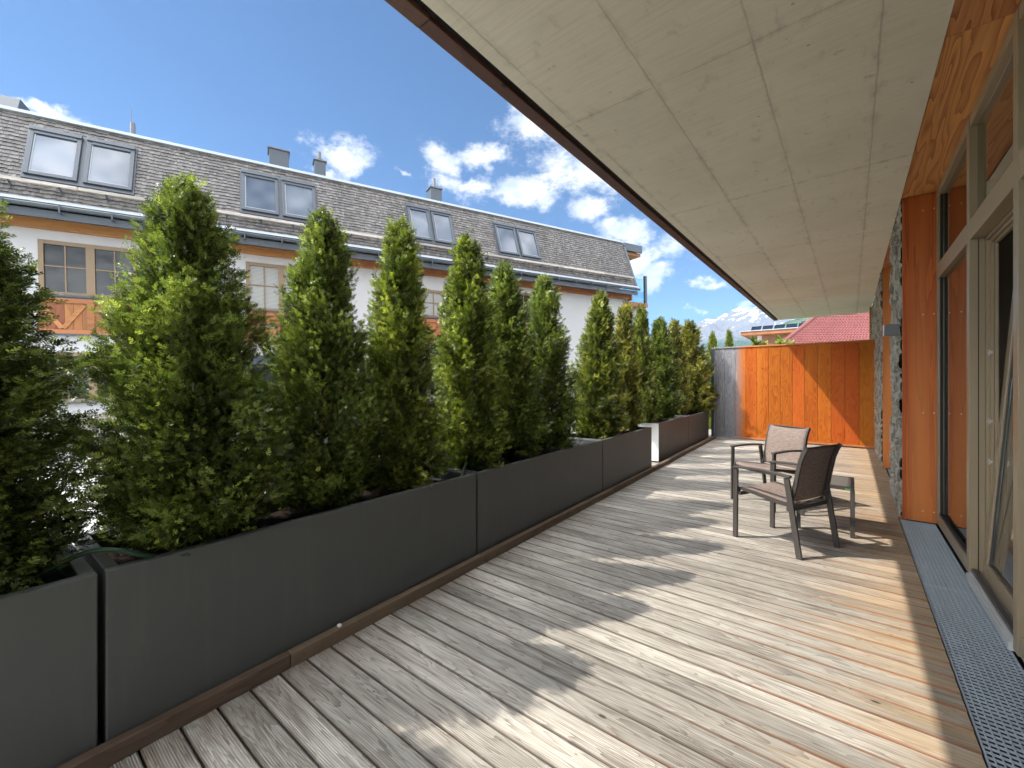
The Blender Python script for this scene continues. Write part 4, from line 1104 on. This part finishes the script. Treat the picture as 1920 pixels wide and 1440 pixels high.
# ------------------------------------------------------------------ mountains
def mountain(name, dist, px0, px1, skyline, depth_f, m, seed, amp):
    nu, nv = 260, 90
    xs_, ys_ = zip(*skyline)
    V = []
    for j in range(nv + 1):
        f = j / nv                      # 0 = front foot, 1 = behind the crest
        for i in range(nu + 1):
            px = px0 + (px1 - px0) * i / nu
            py = np.interp(px, xs_, ys_)
            crest = (720 - py) / 780 * dist
            d = dist * (1 - depth_f + depth_f * f * 1.25)
            cf = f * 1.25
            shp = cf**1.35 if cf <= 1 else max(0, 1 - (cf - 1) * 2.2)
            l = dist * (px - 960) / 780.0
            x = -sy * d + cy * l; y = cy * d + sy * l
            q = Vector((x, y, 0)) * (1 / 330.)
            rid = 0; a_ = 1; fr = 1
            for o_ in range(6):
                rid += a_ * (1 - abs(mnoise.noise(q * fr + Vector((seed, 0, o_ * 7))))*2.0); a_ *= .52; fr *= 2.07
            env = min(1, cf * 2.2) * (1 - .55 * min(1, max(0, (cf - .8) * 3)))
            z = crest * shp + amp * (rid - .9) * env
            V.append((x, y, z - 3))
    F = [(j * (nu + 1) + i, j * (nu + 1) + i + 1, (j + 1) * (nu + 1) + i + 1, (j + 1) * (nu + 1) + i) for j in range(nv) for i in range(nu)]
    b = MB(); b.add(V, F, .5); return tag(b.build(name, m, smooth=False), kind='structure')
def alp_b(t, p):
    g_ = t.n('ShaderNodeNewGeometry'); o = t.obj(); z = t.xyz(o)[2]; nz_ = t.xyz(g_.outputs['Normal'])[2]
    n = t.noise(o, .006, 6, .65); n2 = t.noise(t.v('ADD', t.v('MULTIPLY', o, (1, 1, 2.4)), t.comb(0, 0, t.m('MULTIPLY', t.xyz(o)[0], -1.1))), .011, 6, .68)
    forest = t.mix(n2, (.018, .034, .018), (.05, .075, .035))
    rock = t.mix(n2, (.07, .07, .072), (.15, .148, .148))
    col = t.mix(t.ss(t.m('ADD', z, t.m('MULTIPLY', t.m('SUBTRACT', n, .5), 260.)), 330, 440), forest, rock)
    sn = t.m('ADD', t.m('ADD', z, t.m('MULTIPLY', t.m('SUBTRACT', n, .5), 700.)), t.m('ADD', t.m('MULTIPLY', t.m('SUBTRACT', n2, .5), 1150.), t.m('MULTIPLY', nz_, 330.)))
    col = t.mix(t.ss(sn, 985, 1010), col, (.88, .89, .9))
    t.put(p.inputs['Base Color'], col)
M['alp'] = mat('alp', None, .9, 0, .1, alp_b)
def hill_b(t, p):
    o = t.obj(); n = t.noise(o, .012, 6, .7); n2 = t.noise(o, .003, 4, .6)
    t.put(p.inputs['Base Color'], t.mix(t.ss(n2, .4, .65), t.mix(n, (.015, .030, .016), (.05, .075, .03)), (.10, .13, .05)))
M['hill'] = mat('hill', None, .95, 0, .05, hill_b)
mountain('mountain', 4200, 1120, 1800, [(1100, 690), (1240, 640), (1310, 606), (1340, 598), (1362, 591), (1378, 582), (1388, 575), (1395, 582), (1403, 585), (1414, 577), (1421, 573), (1428, 576), (1434, 584), (1446, 598), (1455, 592), (1462, 589), (1475, 600), (1500, 612), (1600, 600), (1800, 650)], .45, M['alp'], 3.3, 45)
mountain('hillside', 2600, 1330, 1900, [(1330, 716), (1400, 672), (1430, 640), (1452, 614), (1480, 602), (1520, 590), (1600, 575), (1900, 560)], .40, M['hill'], 8.1, 22)

# ------------------------------------------------------------------ haze over the valley
hz = MB(); hz.box(-6500, 6500, -6500, 6500, -2, 1150)
ho = hz.build('haze', mat('haze'))
hm = ho.data.materials[0]; nt_ = hm.node_tree
for n_ in list(nt_.nodes):
    if n_.type == 'BSDF_PRINCIPLED': nt_.nodes.remove(n_)
pv = nt_.nodes.new('ShaderNodeVolumePrincipled'); pv.inputs['Color'].default_value = (.38, .62, 1.0, 1); pv.inputs['Density'].default_value = .5e-4
nt_.links.new(pv.outputs[0], nt_.nodes['Material Output'].inputs['Volume'])
tag(ho, kind='stuff')
